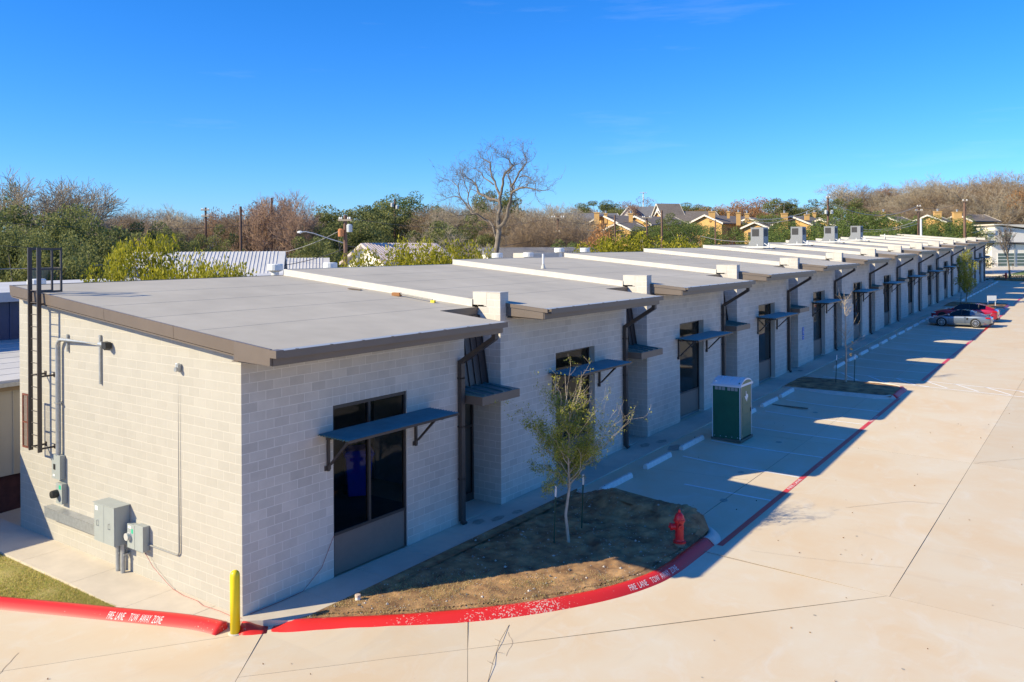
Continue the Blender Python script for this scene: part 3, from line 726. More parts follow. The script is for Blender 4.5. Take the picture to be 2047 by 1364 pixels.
# corrugated awning
def awning_meshes(y0, y1):
    b = MB(); n = 11; x0, x1 = .03, 1.0; t = .006; zt = lambda x: 3.295 - .02 * x
    pr = []
    for i in range(n * 2 + 1):
        x = x0 + (x1 - x0) * i / (n * 2); pr.append((x, zt(x) + (.034 if i % 2 else -.012)))
    pr2 = pr + [(p[0], p[1] - t) for p in reversed(pr)]
    for i in range(len(pr) - 1):
        q = [pr[i], pr[i + 1], (pr[i + 1][0], pr[i + 1][1] - t), (pr[i][0], pr[i][1] - t)]; b.prism(q, y0, y1, 'y', 0)
    b.box(x1, x1 + .012, y0, y1, zt(x1) - .045, zt(x1) + .012, 1)
    deck = b.mesh('awning', [M_deck, M_frame])
    br = []
    for yb in (y0 + .30, y1 - .52):
        b = MB(); b.box(.004, .06, yb - .03, yb + .03, 2.44, 3.27); b.box(.06, .92, yb - .03, yb + .03, 3.19, 3.262)
        b.hexa([(.06, yb - .025, 2.58), (.12, yb - .025, 2.58), (.12, yb + .025, 2.58), (.06, yb + .025, 2.58)], [(.66, yb - .025, 3.19), (.74, yb - .025, 3.19), (.74, yb + .025, 3.19), (.66, yb + .025, 3.19)])
        b.box(.002, .016, yb - .09, yb + .09, 2.45, 2.56); br.append(b.mesh('bracket', M_dark))
    b = MB(); b.box(.18, .24, y0 + .1, y1 - .1, 3.185, 3.262); b.box(.80, .86, y0 + .1, y1 - .1, 3.185, 3.262); 
    return deck, br, b.mesh('purlin', M_dark)
def put_awning(ms, loc, parent):
    o = link('awning', ms[0], parent, loc=loc)
    for m_ in ms[1]: link('bracket', m_, o)
    link('purlin', ms[2], o); return o
A0 = awning_meshes(1.96, 5.66); AU = awning_meshes(2.44, 6.13)
# entrance alcove: canopy, siding, door (local y from the pier corner of the unit)
ya, yb = 7.62, 9.2585
b = MB(); c0, c1 = 7.655, 9.38
b.prism([(.555, 3.40), (.58, 3.40), (.58, 3.175), (.555, 3.175)], c0, c1, 'y', 0)
b.box(.0, .555, c0, c0 + .02, 3.175, 3.40, 0); b.box(.0, .555, c1 - .02, c1, 3.175, 3.40, 0)
b.hexa([(-.45, c0 + .02, 3.40), (.57, c0 + .001, 3.385), (.57, c1 - .001, 3.385), (-.45, yb - .01, 3.40)], [(-.45, c0 + .02, 3.50), (.57, c0 + .001, 3.405), (.57, c1 - .001, 3.405), (-.45, yb - .01, 3.50)], 1)
b.box(-.8, .55, c0 + .02, yb - .01, 3.19, 3.21, 0)
me_can = b.mesh('entry_canopy', [M_trim, M_deck]); me_seams = []
for i in range(4):
    yy = 7.80 + i * .40; b = MB(); b.hexa([(-.44, yy, 3.49), (.575, yy, 3.395), (.575, yy + .02, 3.395), (-.44, yy + .02, 3.49)], [(-.44, yy, 3.545), (.575, yy, 3.445), (.575, yy + .02, 3.445), (-.44, yy + .02, 3.545)]); me_seams.append(b.mesh('seam', M_deck))
b = MB(); b.hexa([(-.50, ya, 3.45), (-.44, ya, 3.45), (-.44, yb - .001, 3.45), (-.50, yb - .001, 3.45)], [(-.82, ya, 5.45), (-.76, ya, 5.45), (-.76, yb - .001, 5.45), (-.82, yb - .001, 5.45)])
M_sid = mat('bronze_siding', (.060, .052, .052), .38, metal=.3, noise=.06)
me_sid = b.mesh('siding', M_sid); me_panels = []
for i in range(6):
    y0_ = ya + .005 + i * .272
    b = MB()
    for (pa, pb, d) in ((0, .20, .012), (.20, .235, .045), (.235, .265, .012)):
        b.hexa([(-.438, y0_ + pa, 3.46), (-.438 + d, y0_ + pa, 3.46), (-.438 + d, y0_ + pb, 3.46), (-.438, y0_ + pb, 3.46)], [(-.758, y0_ + pa, 5.44), (-.758 + d, y0_ + pa, 5.44), (-.758 + d, y0_ + pb, 5.44), (-.758, y0_ + pb, 5.44)])
    me_panels.append(b.mesh('siding_panel', M_sid))
b = MB()
b.box(-1.06, -1.0, ya, ya + .06, 0, 3.2); b.box(-1.06, -1.0, yb - .07, yb - .003, 0, 3.2); b.box(-1.06, -1.0, ya + .06, yb - .07, 2.16, 2.23); b.box(-1.06, -1.0, ya + .06, yb - .07, 0, .25); b.box(-1.06, -1.0, ya + .48, ya + .53, .25, 2.16); b.box(-1.06, -1.0, ya, yb - .003, 3.15, 3.6)
b.tube([(-.96, ya + .62, .85), (-.94, ya + .62, .9), (-.94, ya + .62, 1.35), (-.96, ya + .62, 1.4)], .015, 6, 1)
me_door = b.mesh('entry_door', [M_frame, M_galv])
b = MB(); b.quad((-1.03, ya + .06, .25), (-1.03, yb - .07, .25), (-1.03, yb - .07, 3.15), (-1.03, ya + .06, 3.15)); me_dpane = b.mesh('pane', M_glass)
# near-side return of the alcove (end of the facade wall)
b = MB(); b.box(-1.0, -.26, ya - .012 - .2, ya - .012, -.2, 5.3); b.box(-1.0, -.007, ya - .012, ya - .004, -.2, 5.3); me_ret = b.mesh('alcove_wall', M_mortar)
# downspout with offset
b = MB()
def rtube(b, pts, wx, wy, mi=0):
    for p, q in zip(pts[:-1], pts[1:]):
        p = Vector(p); q = Vector(q); d = (q - p).normalized(); sx = Vector((0, 1, 0)); sz = d.cross(sx).normalized()
        A = [p + sx * (a * wy) + sz * (c * wx) for a, c in ((-.5, -.5), (.5, -.5), (.5, .5), (-.5, .5))]; B = [q + sx * (a * wy) + sz * (c * wx) for a, c in ((-.5, -.5), (.5, -.5), (.5, .5), (-.5, .5))]
        b.faces([tuple(v) for v in A + B], [(0, 3, 2, 1), (4, 5, 6, 7), (0, 1, 5, 4), (1, 2, 6, 5), (2, 3, 7, 6), (3, 0, 4, 7)], mi)
yd = 7.375
rtube(b, [(1.22, yd, 5.22), (1.22, yd, 5.02)], .12, .15); rtube(b, [(1.235, yd, 5.06), (.085, yd, 4.34)], .12, .1499); rtube(b, [(.09, yd, 4.385), (.09, yd, .09)], .12, .15)
rtube(b, [(.085, yd, .10), (.20, yd, .03)], .09, .1297)
for zz in (3.9, 2.6, 1.2): b.box(.0, .15, yd - .075, yd + .075, zz, zz + .03)
me_ds = b.mesh('downspout', M_dark)
# roofs
def roof_meshes(first):
    b = MB(); y0 = -.24 if first else 0.; off = PITCH - 8.766 if first else 0.
    yn = (7.60 - off); ye = PITCH - off; th = .10
    def slab(xa, xb, a, c):
        b.hexa([(xa, a, ZR(xa) - th), (xb, a, ZR(xb) - th), (xb, c, ZR(xb) - th), (xa, c, ZR(xa) - th)], [(xa, a, ZR(xa)), (xb, a, ZR(xb)), (xb, c, ZR(xb)), (xa, c, ZR(xa))])
    XR = -9.47
    if first:
        slab(XR, -.81, y0, ye - .03); slab(-.81, 1.30, y0, yn)
    else:
        slab(XR, -1.0, 0, ye - .03); slab(-1.0, -.81, .41, ye - .03); slab(-.81, .0, .41, yn); slab(0, 1.30, .30, yn)
    rf = b.mesh('roof', M_memb); out = [('roof', rf)]
    for x in (-1.35, -3.3, -5.25, -7.2):
        b = MB(); a = y0 if (first or x < -1) else .41
        b.hexa([(x - .05, a + .01, ZR(x - .05) - .01), (x + .05, a + .01, ZR(x + .05) - .01), (x + .05, ye - .05, ZR(x + .05) - .01), (x - .05, ye - .05, ZR(x - .05) - .01)],
               [(x - .05, a + .01, ZR(x - .05) + .002), (x + .05, a + .01, ZR(x + .05) + .0035), (x + .05, ye - .05, ZR(x + .05) + .0035), (x - .05, ye - .05, ZR(x - .05) + .002)]); out.append(('roof_seam', b.mesh('roof_seam', M_memb)))
    # front eave: fascia, gutter, soffit
    ys = -.24 if first else .30; ye2 = yn - .11 if True else yn
    b = MB(); b.box(1.285, 1.315, ys, yn - .0, ZR(1.3) - .285, ZR(1.3) - .012); out.append(('eave_fascia', b.mesh('eave_fascia', M_trim)))
    b = MB(); z0 = ZR(1.33); gs = ys + .12
    b.box(1.315, 1.475, gs, yn, z0 - .135, z0 - .03); b.box(1.465, 1.48, gs, yn, z0 - .03, z0 + .005); b.box(1.315, 1.465, gs, gs + .012, z0 - .03, z0 + .005); b.box(1.315, 1.465, yn - .012, yn, z0 - .03, z0 + .005)
    out.append(('gutter', b.mesh('gutter', M_trim)))
    b = MB(); b.hexa([(1.26, ys, z0 - .01), (1.43, ys + .12, z0 - .012), (1.43, yn, z0 - .012), (1.26, yn, z0 - .01)], [(1.26, ys + .001, z0 + .014), (1.43, ys + .12, z0 + .004), (1.43, yn, z0 + .004), (1.26, yn, z0 + .014)]); out.append(('drip_edge', b.mesh('drip_edge', mat('pale_drip_metal', (.50, .50, .46), .4, metal=.3))))
    b = MB(); yy = gs + .35
    while yy < yn - .1: b.box(1.41, 1.47, yy - .02, yy + .02, z0 + .0045, z0 + .013); yy += .88
    out.append(('gutter_strap', b.mesh('gutter_strap', M_dark)))
    b = MB(); b.box(.0, 1.285, ys + .02, yn, ZR(1.3) - .30, ZR(1.3) - .285); out.append(('soffit', b.mesh('soffit', M_trim)))
    # notch fascias
    b = MB(); b.box(-.83, -.805, yn, ye - .03, ZR(-.81) - .20, ZR(-.81) + .012); b.box(-.80, 1.285, yn - .02, yn + .003, ZR(1.3) - .28, ZR(1.3) - .10)
    b.hexa([(-.80, yn - .02, ZR(1.3) - .105), (1.285, yn - .02, ZR(1.3) - .105), (1.285, yn + .003, ZR(1.3) - .105), (-.80, yn + .003, ZR(1.3) - .105)], [(-.80, yn - .02, ZR(-.8) + .004), (1.285, yn - .02, ZR(1.285) + .004), (1.285, yn + .003, ZR(1.285) + .004), (-.80, yn + .003, ZR(-.8) + .004)])
    out.append(('notch_fascia', b.mesh('notch_fascia', M_trim)))
    # back edge
    b = MB(); b.box(XR - .03, XR, y0, ye, ZR(XR) - .25, ZR(XR) + .015); out.append(('back_fascia', b.mesh('back_fascia', M_trim if first else M_white)))
    # white membrane turned up against the next roof
    b = MB(); X0, X1 = XR, -1.0; ns = 34
    for i in range(ns):
        xa, xb = X0 + (X1 - X0) * i / ns, X0 + (X1 - X0) * (i + 1) / ns; w1 = .012 * math.sin(i * 1.7); w2 = .012 * math.sin((i + 1) * 1.7)
        b.faces([(xa, ye - .06 + w1, ZR(xa) + .004), (xb, ye - .06 + w2, ZR(xb) + .004), (xb, ye - .035, ZR(xb) + .03), (xa, ye - .035, ZR(xa) + .03), (xb, ye - .03, ZR(xb) + .215), (xa, ye - .03, ZR(xa) + .215), (xb, ye + .02, ZR(xb) + .222), (xa, ye + .02, ZR(xa) + .222), (xb, ye + .05, ZR(xb) + .2075), (xa, ye + .05, ZR(xa) + .2075)],
                [(0, 1, 2, 3), (3, 2, 4, 5), (5, 4, 6, 7), (7, 6, 8, 9)])
    b.quad((X0, ye - .06, ZR(X0)), (X0, ye + .05, ZR(X0) - .0), (X0, ye + .02, ZR(X0) + .222), (X0, ye - .03, ZR(X0) + .215))
    out.append(('roof_step_flashing', b.mesh('roof_step_flashing', M_white)))
    # near rake
    if not first:
        b = MB(); b.hexa([(.0, .285, ZR(0) - .36), (1.285, .285, ZR(1.3) - .285), (1.285, .30, ZR(1.3) - .285), (.0, .30, ZR(0) - .36)], [(.0, .285, ZR(0) - .10), (1.285, .285, ZR(1.285) - .075), (1.285, .30, ZR(1.285) - .075), (.0, .30, ZR(0) - .10)])
        b.hexa([(.0, .262, ZR(0) - .10), (1.44, .262, ZR(1.3) - .10), (1.44, .30, ZR(1.3) - .10), (.0, .30, ZR(0) - .10)], [(.0, .262, ZR(0) + .006), (1.44, .262, ZR(1.3) + .006), (1.44, .30, ZR(1.3) + .006), (.0, .30, ZR(0) + .006)])
        out.append(('rake_fascia', b.mesh('rake_fascia', M_trim)))
        b = MB(); b.box(-1.0, -.502, .0, .42, ZR(-.5) - .1, 5.905); b.box(-1.0, .0, -.004, .41, 5.9, 5.912); out.append(('pier_cap', b.mesh('pier_cap', M_white)))
    return out
RF0 = roof_meshes(True); RFU = roof_meshes(False)
def assemble(k):
    L0 = (0, 0, 0) if k == 0 else (0, 8.766 + PITCH * (k - 1), .2032 * k); V = (0, 8.766 + PITCH * (k - 1), .2032 * k)
    if k == 0:
        put_window(W0, L0, bld); put_awning(A0, L0, bld); rf = RF0
    else:
        wl = link('front_wall', me_wall, bld, loc=L0); link('blockwork', me_blocks, wl, kind='stuff')
        put_window(WA if k < 5 else WB_, L0, bld); put_awning(AU, L0, bld); rf = RFU
    root = None
    for nm, me in rf:
        if nm == 'roof': root = link(nm, me, bld, loc=L0)
        elif nm == 'roof_seam': link(nm, me, root)
        else:
            if nm == 'roof_step_flashing' and k == NU - 1: continue
            link(nm, me, bld, loc=L0)
    o = link('entry_canopy', me_can, bld, loc=V)
    for s_ in me_seams: link('seam', s_, o)
    o = link('siding', me_sid, bld, loc=V)
    for s_ in me_panels: link('siding_panel', s_, o)
    o = link('entry_door', me_door, bld, loc=V); link('pane', me_dpane, o)
    link('alcove_wall', me_ret, bld, loc=V); link('downspout', me_ds, bld, loc=V)
for k in range(NU): assemble(k)
# far end pier wall, back wall, interior
b = MB(); VE = 8.766 + PITCH * (NU - 1)
b.box(XB, 0, VE, VE + .2, 0, 5.9 + .2032 * (NU - 1)); b.box(XB, XB + .2, .2, VE, -.2, 5.9)
b.hexa([(XB, .2, 5.9), (XB + .2, .2, 5.9), (XB + .2, VE, 5.9), (XB, VE, 5.9)], [(XB, .2, 5.95), (XB + .2, .2, 5.95), (XB + .2, VE, 8.3), (XB, VE, 8.3)])
b.build('rear_wall', M_block, bld)
for k in range(NU):
    y0 = .2 if k == 0 else 8.766 + PITCH * (k - 1) + .2; y1 = 8.766 + PITCH * k - .0; z0 = .2032 * k
    b = MB(); b.box(XB + .2, -.25 if k else -.2, y0, y1 + .005, z0 - .15, z0 - .02 + (.0)); b.build('floor_slab', M_inner, bld)
    b = MB(); b.box(-5.2, -5.1, y0, y1, z0 - .02, z0 + 4.6); b.build('partition', M_iwall, bld)
# rake fascia of the end wall in three lengths and the boxed corner
for xa, xb in ((-9.47, -4.74), (-4.73, -1.93), (-1.92, .19)):
    b = MB(); b.hexa([(xa, -.265, ZR(xa) - .25), (xb, -.265, ZR(xb) - .25), (xb, -.24, ZR(xb) - .25), (xa, -.24, ZR(xa) - .25)], [(xa, -.285, ZR(xa) + .02), (xb, -.285, ZR(xb) + .02), (xb, -.24, ZR(xb) + .02), (xa, -.24, ZR(xa) + .02)])
    b.build('rake_fascia', M_trim, bld)
b = MB(); b.hexa([(-9.47, -.24, ZR(-9.47) - .30), (.19, -.24, ZR(.19) - .30), (.19, -.002, ZR(.19) - .30), (-9.47, -.002, ZR(-9.47) - .30)], [(-9.47, -.24, ZR(-9.47) - .27), (.19, -.24, ZR(.19) - .27), (.19, -.002, ZR(.19) - .27), (-9.47, -.002, ZR(-9.47) - .27)]); b.build('soffit', M_trim, bld)
b = MB(); b.hexa([(.18, -.30, ZR(.18) - .36), (1.29, -.30, ZR(1.3) - .285), (1.29, -.24, ZR(1.3) - .285), (.18, -.24, ZR(.18) - .36)], [(.18, -.30, ZR(.18) + .024), (1.29, -.30, ZR(1.3) + .03), (1.29, -.24, ZR(1.3) + .03), (.18, -.24, ZR(.18) + .024)])
b.box(1.29, 1.475, -.30, -.12, ZR(1.3) - .13, ZR(1.3) + .02); b.build('corner_fascia', M_trim, bld)

# ------------------------------------------------------------------ things on the end wall
t = thing('roof_ladder', 'tall dark steel roof ladder with guard rails on the sunlit end wall', 'ladder', (-7.9, -.37, 2.35))
def lb(b, x0, x1, y0, y1, z0, z1): b.box(x0 + 7.9, x1 + 7.9, y0 + .37, y1 + .37, z0 - 2.35, z1 - 2.35)
for x in (-8.13, -7.65):
    b = MB(); lb(b, x - .02, x + .02, -.42, -.32, 2.32, 7.47); b.build('stringer', M_dark, t)
z = 2.42
b = MB(); 
while z < 6.5:
    b2 = MB(); b2.tube([(-8.11 + 7.9, 0, z - 2.35), (-7.67 + 7.9, 0, z - 2.35)], .011, 6); b2.build('rung', M_galv if False else M_dark, t); z += .3048
for x in (-8.13, -7.65):
    b = MB(); lb(b, x - .02, x + .02, -.32, .20, 7.41, 7.46); lb(b, x - .02, x + .02, -.32, .20, 6.90, 6.94); lb(b, x - .02, x + .02, -.32, .20, 6.33, 6.38); lb(b, x - .0202, x + .0202, .155, .20, 6.33, 7.46); b.build('guard_rail', M_dark, t)
    for zz in (6.02, 4.2, 2.38):
        b = MB(); lb(b, x - .012, x + .012, -.32, -.004, zz, zz + .045); lb(b, x - .05, x + .05, -.012, -.002, zz - .03, zz + .09); b.build('standoff', M_dark, t)
b = MB()
M_rust = mat('rust_primed_steel', (.16, .045, .028), .6, noise=.3, nscale=8)
for z0, z1 in ((2.36, 2.40), (3.70, 3.74), (3.0, 3.03)): lb(b, -8.45, -8.15, -.42, -.39, z0, z1)
lb(b, -8.485, -8.45, -.42, -.39, 2.36, 3.74); lb(b, -8.19, -8.155, -.43, -.38, 2.401, 3.699)
for i in range(7): lb(b, -8.44 + i * .04, -8.436 + i * .04, -.41, -.40, 2.4, 3.7)
b.build('ladder_gate', M_rust, t)

# service mast conduit with weather head
t = thing('service_conduit', 'thick grey conduit running up the end wall and along to a dark weather head', 'conduit', (-7.3, -.1, 2.25))
b = MB(); p = [(0, 0, 0), (0, 0, 2.68)]
for a in np.linspace(0, 90, 8): p.append((.24 - .24 * math.cos(R(a)), 0, 2.68 + .24 * math.sin(R(a))))
p.append((2.05, 0, 2.92)); b.tube(p, .05, 12); b.tube([(2.05, 0, 2.92), (2.25, 0, 2.92)], .062, 12); b.build('pipe', M_galv, t, smooth=False)
b = MB(); b.prism([(2.25, 2.86), (2.38, 2.80), (2.45, 2.86), (2.42, 2.98), (2.25, 2.99)], -.07, .07, 'y'); b.build('weather_head', M_black, t)
for x, z0, z1 in ((.37, 2.62, 3.05), (1.93, 1.95, 3.12)):
    b = MB(); b.box(x - .025, x + .025, .05, .096, z0, z1); b.build('strut', M_galv, t)
for zz in (1.3,): b = MB(); b.box(-.07, .07, -.055, .098, zz, zz + .035); b.build('clamp', M_galv, t)
def ebox(name, lab, cat, x0, x1, d, z0, z1, mt=None):
    t = thing(name, lab, cat, ((x0 + x1) / 2, 0, z0)); w_ = (x1 - x0) / 2; h = z1 - z0
    b = MB(); b.box(-w_, w_, -d, -.002, 0, h); b.build('case', mt or M_greybox, t, bevel=.006); b = MB(); b.box(-w_ - .008, w_ + .008, -d - .018, -d, -.008, h + .008); b.build('cover', mt or M_greybox, t, bevel=.004); return t
t = ebox('meter_box', 'tall narrow grey box under the thick conduit on the end wall', 'electrical box', -7.53, -7.13, .12, 1.66, 2.25); b = MB(); b.box(-.12, -.02, -.145, -.12, .22, .36); b.build('window', M_black, t); b = MB(); b.box(-.15, -.05, -.141, -.138, .05, .10); b.build('label_plate', M_plastic_w, t)
t = ebox('meter_box', 'grey box with a round black lamp just above the long wireway', 'electrical box', -7.32, -7.04, .12, 1.06, 1.56)
M_green = mat('green_sticker', (.02, .45, .25), .6)
b = MB(); b.lathe([(.03, 0), (.09, .01), (.10, .08), (.10, .16), (.08, .17)], (-.08, -.30, .24), 14, axis='y'); b.M = None; o = b.build('lamp_head', M_black, t); b = MB(); b.box(.0, .10, -.142, -.138, .36, .46); b.build('sticker', M_green, t)
t = thing('wireway', 'long galvanised trough fixed low on the end wall, left of the cabinet', 'wireway', (-6.2, 0, .7))
b = MB(); b.box(-1.57, 1.1, -.22, -.002, -.05, .20); b.build('trough', M_galv, t, bevel=.006); b = MB(); b.box(-1.58, 1.1, -.232, -.0, .20, .212); b.build('lid', M_galv, t)
t = thing('electrical_cabinet', 'large grey two-door electrical cabinet standing off the end wall', 'electrical cabinet', (-4.60, 0, .65))
b = MB(); b.box(-.45, .45, -.36, -.002, 0, .88); b.build('case', M_greybox, t, bevel=.006); b = MB(); b.box(-.465, .465, -.39, -.0, .88, .895); b.build('lid', M_greybox, t)
for s_ in (-1, 1):
    b = MB(); b.box(min(s_ * .004, s_ * .425), max(s_ * .004, s_ * .445), -.378, -.36, .01, .87); d_ = b.build('door', M_greybox, t, bevel=.004)
    b = MB(); b.tube([(s_ * .25 - .0, -.38, .38), (s_ * .25, -.41, .38), (s_ * .25, -.41, .50), (s_ * .25, -.38, .50)], .009, 6); b.build('handle', M_galv, d_)
b = MB(); b.box(-.38, -.26, -.3805, -.379, .72, .82); b.build('label_plate', M_plastic_w, t)
for i, x in enumerate((.19, .40)):
    b = MB(); b.tube([(x, -.15, -.65), (x, -.15, 0)], .05, 12); b.build('conduit', M_galv, t); b = MB(); b.box(x - .07, x + .07, -.17, -.002, -.25, -.21); b.build('clamp', M_galv, t)
t = ebox('electric_meter', 'small grey meter box with a glass dial right of the big cabinet', 'electric meter', -4.02, -3.72, .13, .63, 1.16)
b = MB(); b.lathe([(.085, -.23), (.085, -.17), (.095, -.16), (.095, -.13)], (-.06, 0, .26), 16, axis='y'); b.build('dial', mat('meter_glass', (.5, .5, .48), .15), t); b = MB(); b.box(-.1, .02, -.1505, -.148, .44, .50); b.build('label_plate', M_plastic_w, t); b = MB(); b.box(.03, .10, -.1505, -.148, .34, .44); b.build('sticker', M_green, t)
t = ebox('meter_box', 'plain grey box next to the dial meter, low on the end wall', 'electrical box', -3.66, -3.34, .15, .64, 1.20)
t = thing('camera_conduit', 'thin grey conduit rising from the low boxes to a small dome camera', 'conduit', (-2.15, 0, .78))
b = MB(); p = [(-1.19, -.03, 0), (-.10, -.03, 0)]
for a in np.linspace(0, 90, 6): p.append((-.10 + .10 * math.sin(R(a)), -.03, .10 - .10 * math.cos(R(a))))
p.append((0, -.03, 4.0)); b.tube(p, .018, 8); b.build('pipe', mat('grey_conduit', (.26, .26, .25), .5), t)
b = MB(); b.box(-.07, .0, -.05, -.002, 4.0, 4.16); b.build('junction_box', M_plastic_w, t); b = MB(); b.box(0.0, .09, -.09, -.002, 4.0, 4.15); b.lathe([(.05, -.13), (.055, -.09)], (.045, 0, 4.04), 10, axis='y'); b.build('camera_head', M_galv, t)
M_cord = mat('pink_cord', (.40, .10, .09), .6)
b = MB(); b.tube([(-3.45, -.08, .64), (-3.1, -.07, .35), (-2.6, -.06, .12), (-2.35, -.05, .02), (-1.9, -.10, .012), (-1.4, -.09, .012), (-1.1, -.16, .012), (-.6, -.12, .012), (-.2, -.13, .012), (0.05, -.06, .008)], .006, 5); o = b.build('cable', M_cord, None); tag(o, 'thin pinkish cable lying along the foot of the end wall', 'cable')
b = MB(); b.tube([(.04, .15, .010), (.07, .9, .012), (.05, 1.5, .015), (.03, 2.05, .35), (.02, 2.42, .95)], .006, 5); o = b.build('cable', M_cord, None); tag(o, 'thin reddish cable climbing the shaded front wall to the first window', 'cable')

# bollard
t = thing('bollard', 'yellow round-topped bollard at the near corner of the building', 'bollard', (.26, -.36, -.14))
b = MB(); b.lathe([(.095, 0), (.095, 1.14), (.09, 1.18), (.074, 1.215), (.048, 1.24), (.018, 1.252), (.001, 1.254)], n=28); o = b.build('sleeve', M_yel, t, smooth=True)
b = MB(); b.lathe([(.13, 0), (.13, .02), (.11, .03)], n=20); b.build('footing', M_concp, t)
# white cap in the planter
t = thing('cleanout_pipe', 'short white capped pipe stub poking out of the planter soil', 'pipe', (1.36, 1.86, 0.0)); b = MB(); b.lathe([(.055, -.1), (.055, .09)], n=16); b.build('pipe', M_plastic_w, t); b = MB(); b.lathe([(.062, .09), (.062, .135), (.05, .14)], n=16); b.build('cap', mat('tan_plastic', (.62, .48, .38), .5), t)

# fire hydrant
def hydrant(loc, lab, sc=1.):
    t = thing('fire_hydrant', lab, 'fire hydrant', loc, -.9); t.scale = (sc,) * 3
    b = MB(); b.lathe([(.16, .03), (.16, .07), (.115, .08), (.105, .11), (.105, .50), (.112, .51), (.112, .54), (.10, .56)], n=22); b.build('barrel', M_redh, t, smooth=False)
    b = MB(); b.lathe([(.145, .56), (.145, .59), (.125, .60), (.118, .64), (.10, .70), (.07, .74), (.045, .76), (.03, .765), (.03, .80), (.022, .83), (.004, .84)], n=22); b.build('bonnet', M_redh, t)
    b = MB()
    for k in range(8):
        a = k * .7854; b.lathe([(.013, .545), (.013, .602)], (.132 * math.cos(a), .132 * math.sin(a), 0), 6)
        b.lathe([(.013, .02), (.013, .085)], (.138 * math.cos(a), .138 * math.sin(a), 0), 6)
    b.build('bolt', M_redh, t, kind='stuff')
    b = MB(); b.lathe([(.055, -.16), (.055, -.10)], (0, 0, .44), 14, axis='x'); b.lathe([(.068, -.20), (.068, -.155)], (0, 0, .44), 8, axis='x'); b.lathe([(.02, -.23), (.02, -.19)], (0, 0, .44), 5, axis='x'); b.build('side_outlet', M_redh, t)
    b = MB(); b.lathe([(.055, .10), (.055, .16)], (0, 0, .44), 14, axis='x'); b.lathe([(.068, .155), (.068, .20)], (0, 0, .44), 8, axis='x'); b.lathe([(.02, .19), (.02, .23)], (0, 0, .44), 5, axis='x'); b.build('side_outlet', M_redh, t)
    b = MB(); b.lathe([(.075, -.19), (.08, -.10)], (0, 0, .42), 16, axis='y'); b.lathe([(.09, -.235), (.092, -.185)], (0, 0, .42), 16, axis='y'); b.lathe([(.03, -.27), (.03, -.23)], (0, 0, .42), 5, axis='y'); b.build('pumper_outlet', M_redh, t)
    b = MB(); b.lathe([(.14, -.1), (.14, .03)], n=18); b.build('base_flange', mat('bare_iron', (.22, .17, .12), .8), t); return t
hydrant((5.56, 8.62, soil(5.5, 8.6) + .02), 'red fire hydrant on the dirt planter behind the curved red curb')
hydrant((2.25, 122.0, 2.68), 'small red hydrant far off in front of the white house', 1.1)

# portable toilet
t = thing('portable_toilet', 'dark green portable toilet with white ribbed roof in the parking bay', 'portable toilet', (2.03, 19.28, road(2.5, 19.9)))
M_tg = mat('toilet_green_plastic', (.008, .105, .062), .42, noise=.08, nscale=3); M_tg2 = mat('toilet_door_green', (.10, .17, .10), .45, noise=.05); M_tr = mat('toilet_roof_plastic', (.70, .74, .78), .45)
W_, D_, H_ = 1.09, 1.20, 2.03
b = MB(); b.box(-.03, W_ + .03, -.03, D_ + .03, .0, .09); b.box(.0, W_, .05, .15, -.02, .0); b.build('skid', mat('toilet_skid', (.10, .11, .09), .7), t)
b = MB(); b.box(.02, W_ - .02, .02, .05, .09, H_); b.box(.02, W_ - .02, D_ - .05, D_ - .02, .09, H_); b.box(.02, .05, .05, D_ - .05, .09, H_); b.box(W_ - .07, W_ - .04, .05, D_ - .05, .09, H_ + .15)
b.box(.10, W_ - .10, .012, .02, .22, 1.30); b.box(.18, W_ - .18, .005, .012, .32, 1.18)
b.build('cabin', M_tg, t, bevel=.004)
b = MB()
for x, y in ((0, 0), (W_ - .035, 0), (W_ - .035, D_ - .035), (0, D_ - .035)): b = MB(); b.box(x + .006, x + .029, y + .003, y + .032, .09, H_ + .02); b.build('corner_post', M_tr, t)
pass
b = MB(); y0, y1 = .13, D_ - .13; b.box(W_ - .04, W_ + .012, y0, y1, .14, 2.02); 
for z0, z1 in ((.2, .5), (.58, .95), (1.02, 1.32), (1.38, 1.62)): b.box(W_ + .012, W_ + .024, y0 + .08, y1 - .10, z0, z1)
dr = b.build('door', M_tg2, t, bevel=.006)
M_tan = mat('toilet_door_trim', (.45, .40, .28), .5); b = MB(); b.box(W_ - .02, W_ + .02, y0 - .03, y0, .12, 2.05); b.box(W_ - .02, W_ + .02, y1, y1 + .03, .12, 2.05); b.box(W_ - .02, W_ + .02, y0, y1, 2.03, 2.06); b.build('door_frame', M_tan, t)
b = MB(); b.box(W_ + .012, W_ + .04, y1 - .08, y1 - .03, 1.0, 1.14); b.build('latch', M_black, dr)
tx = [(.36, 1.0), (.52, 1.0), (.52, .74), (.96, .66), (1.0, .42), (.78, .26), (.66, .0), (.56, .06), (.46, .26), (.30, .22), (.22, .34), (.0, .56), (.36, .56)]   # state-shaped sticker
b = MB(); b.prism([(y0 + .30 + (p[0] - .5) * -.0 + p[0] * .36 - .04, 1.42 + p[1] * .40) for p in tx], W_ + .0245, W_ + .027, 'x'); b.build('door_sticker', M_plastic_w, dr)
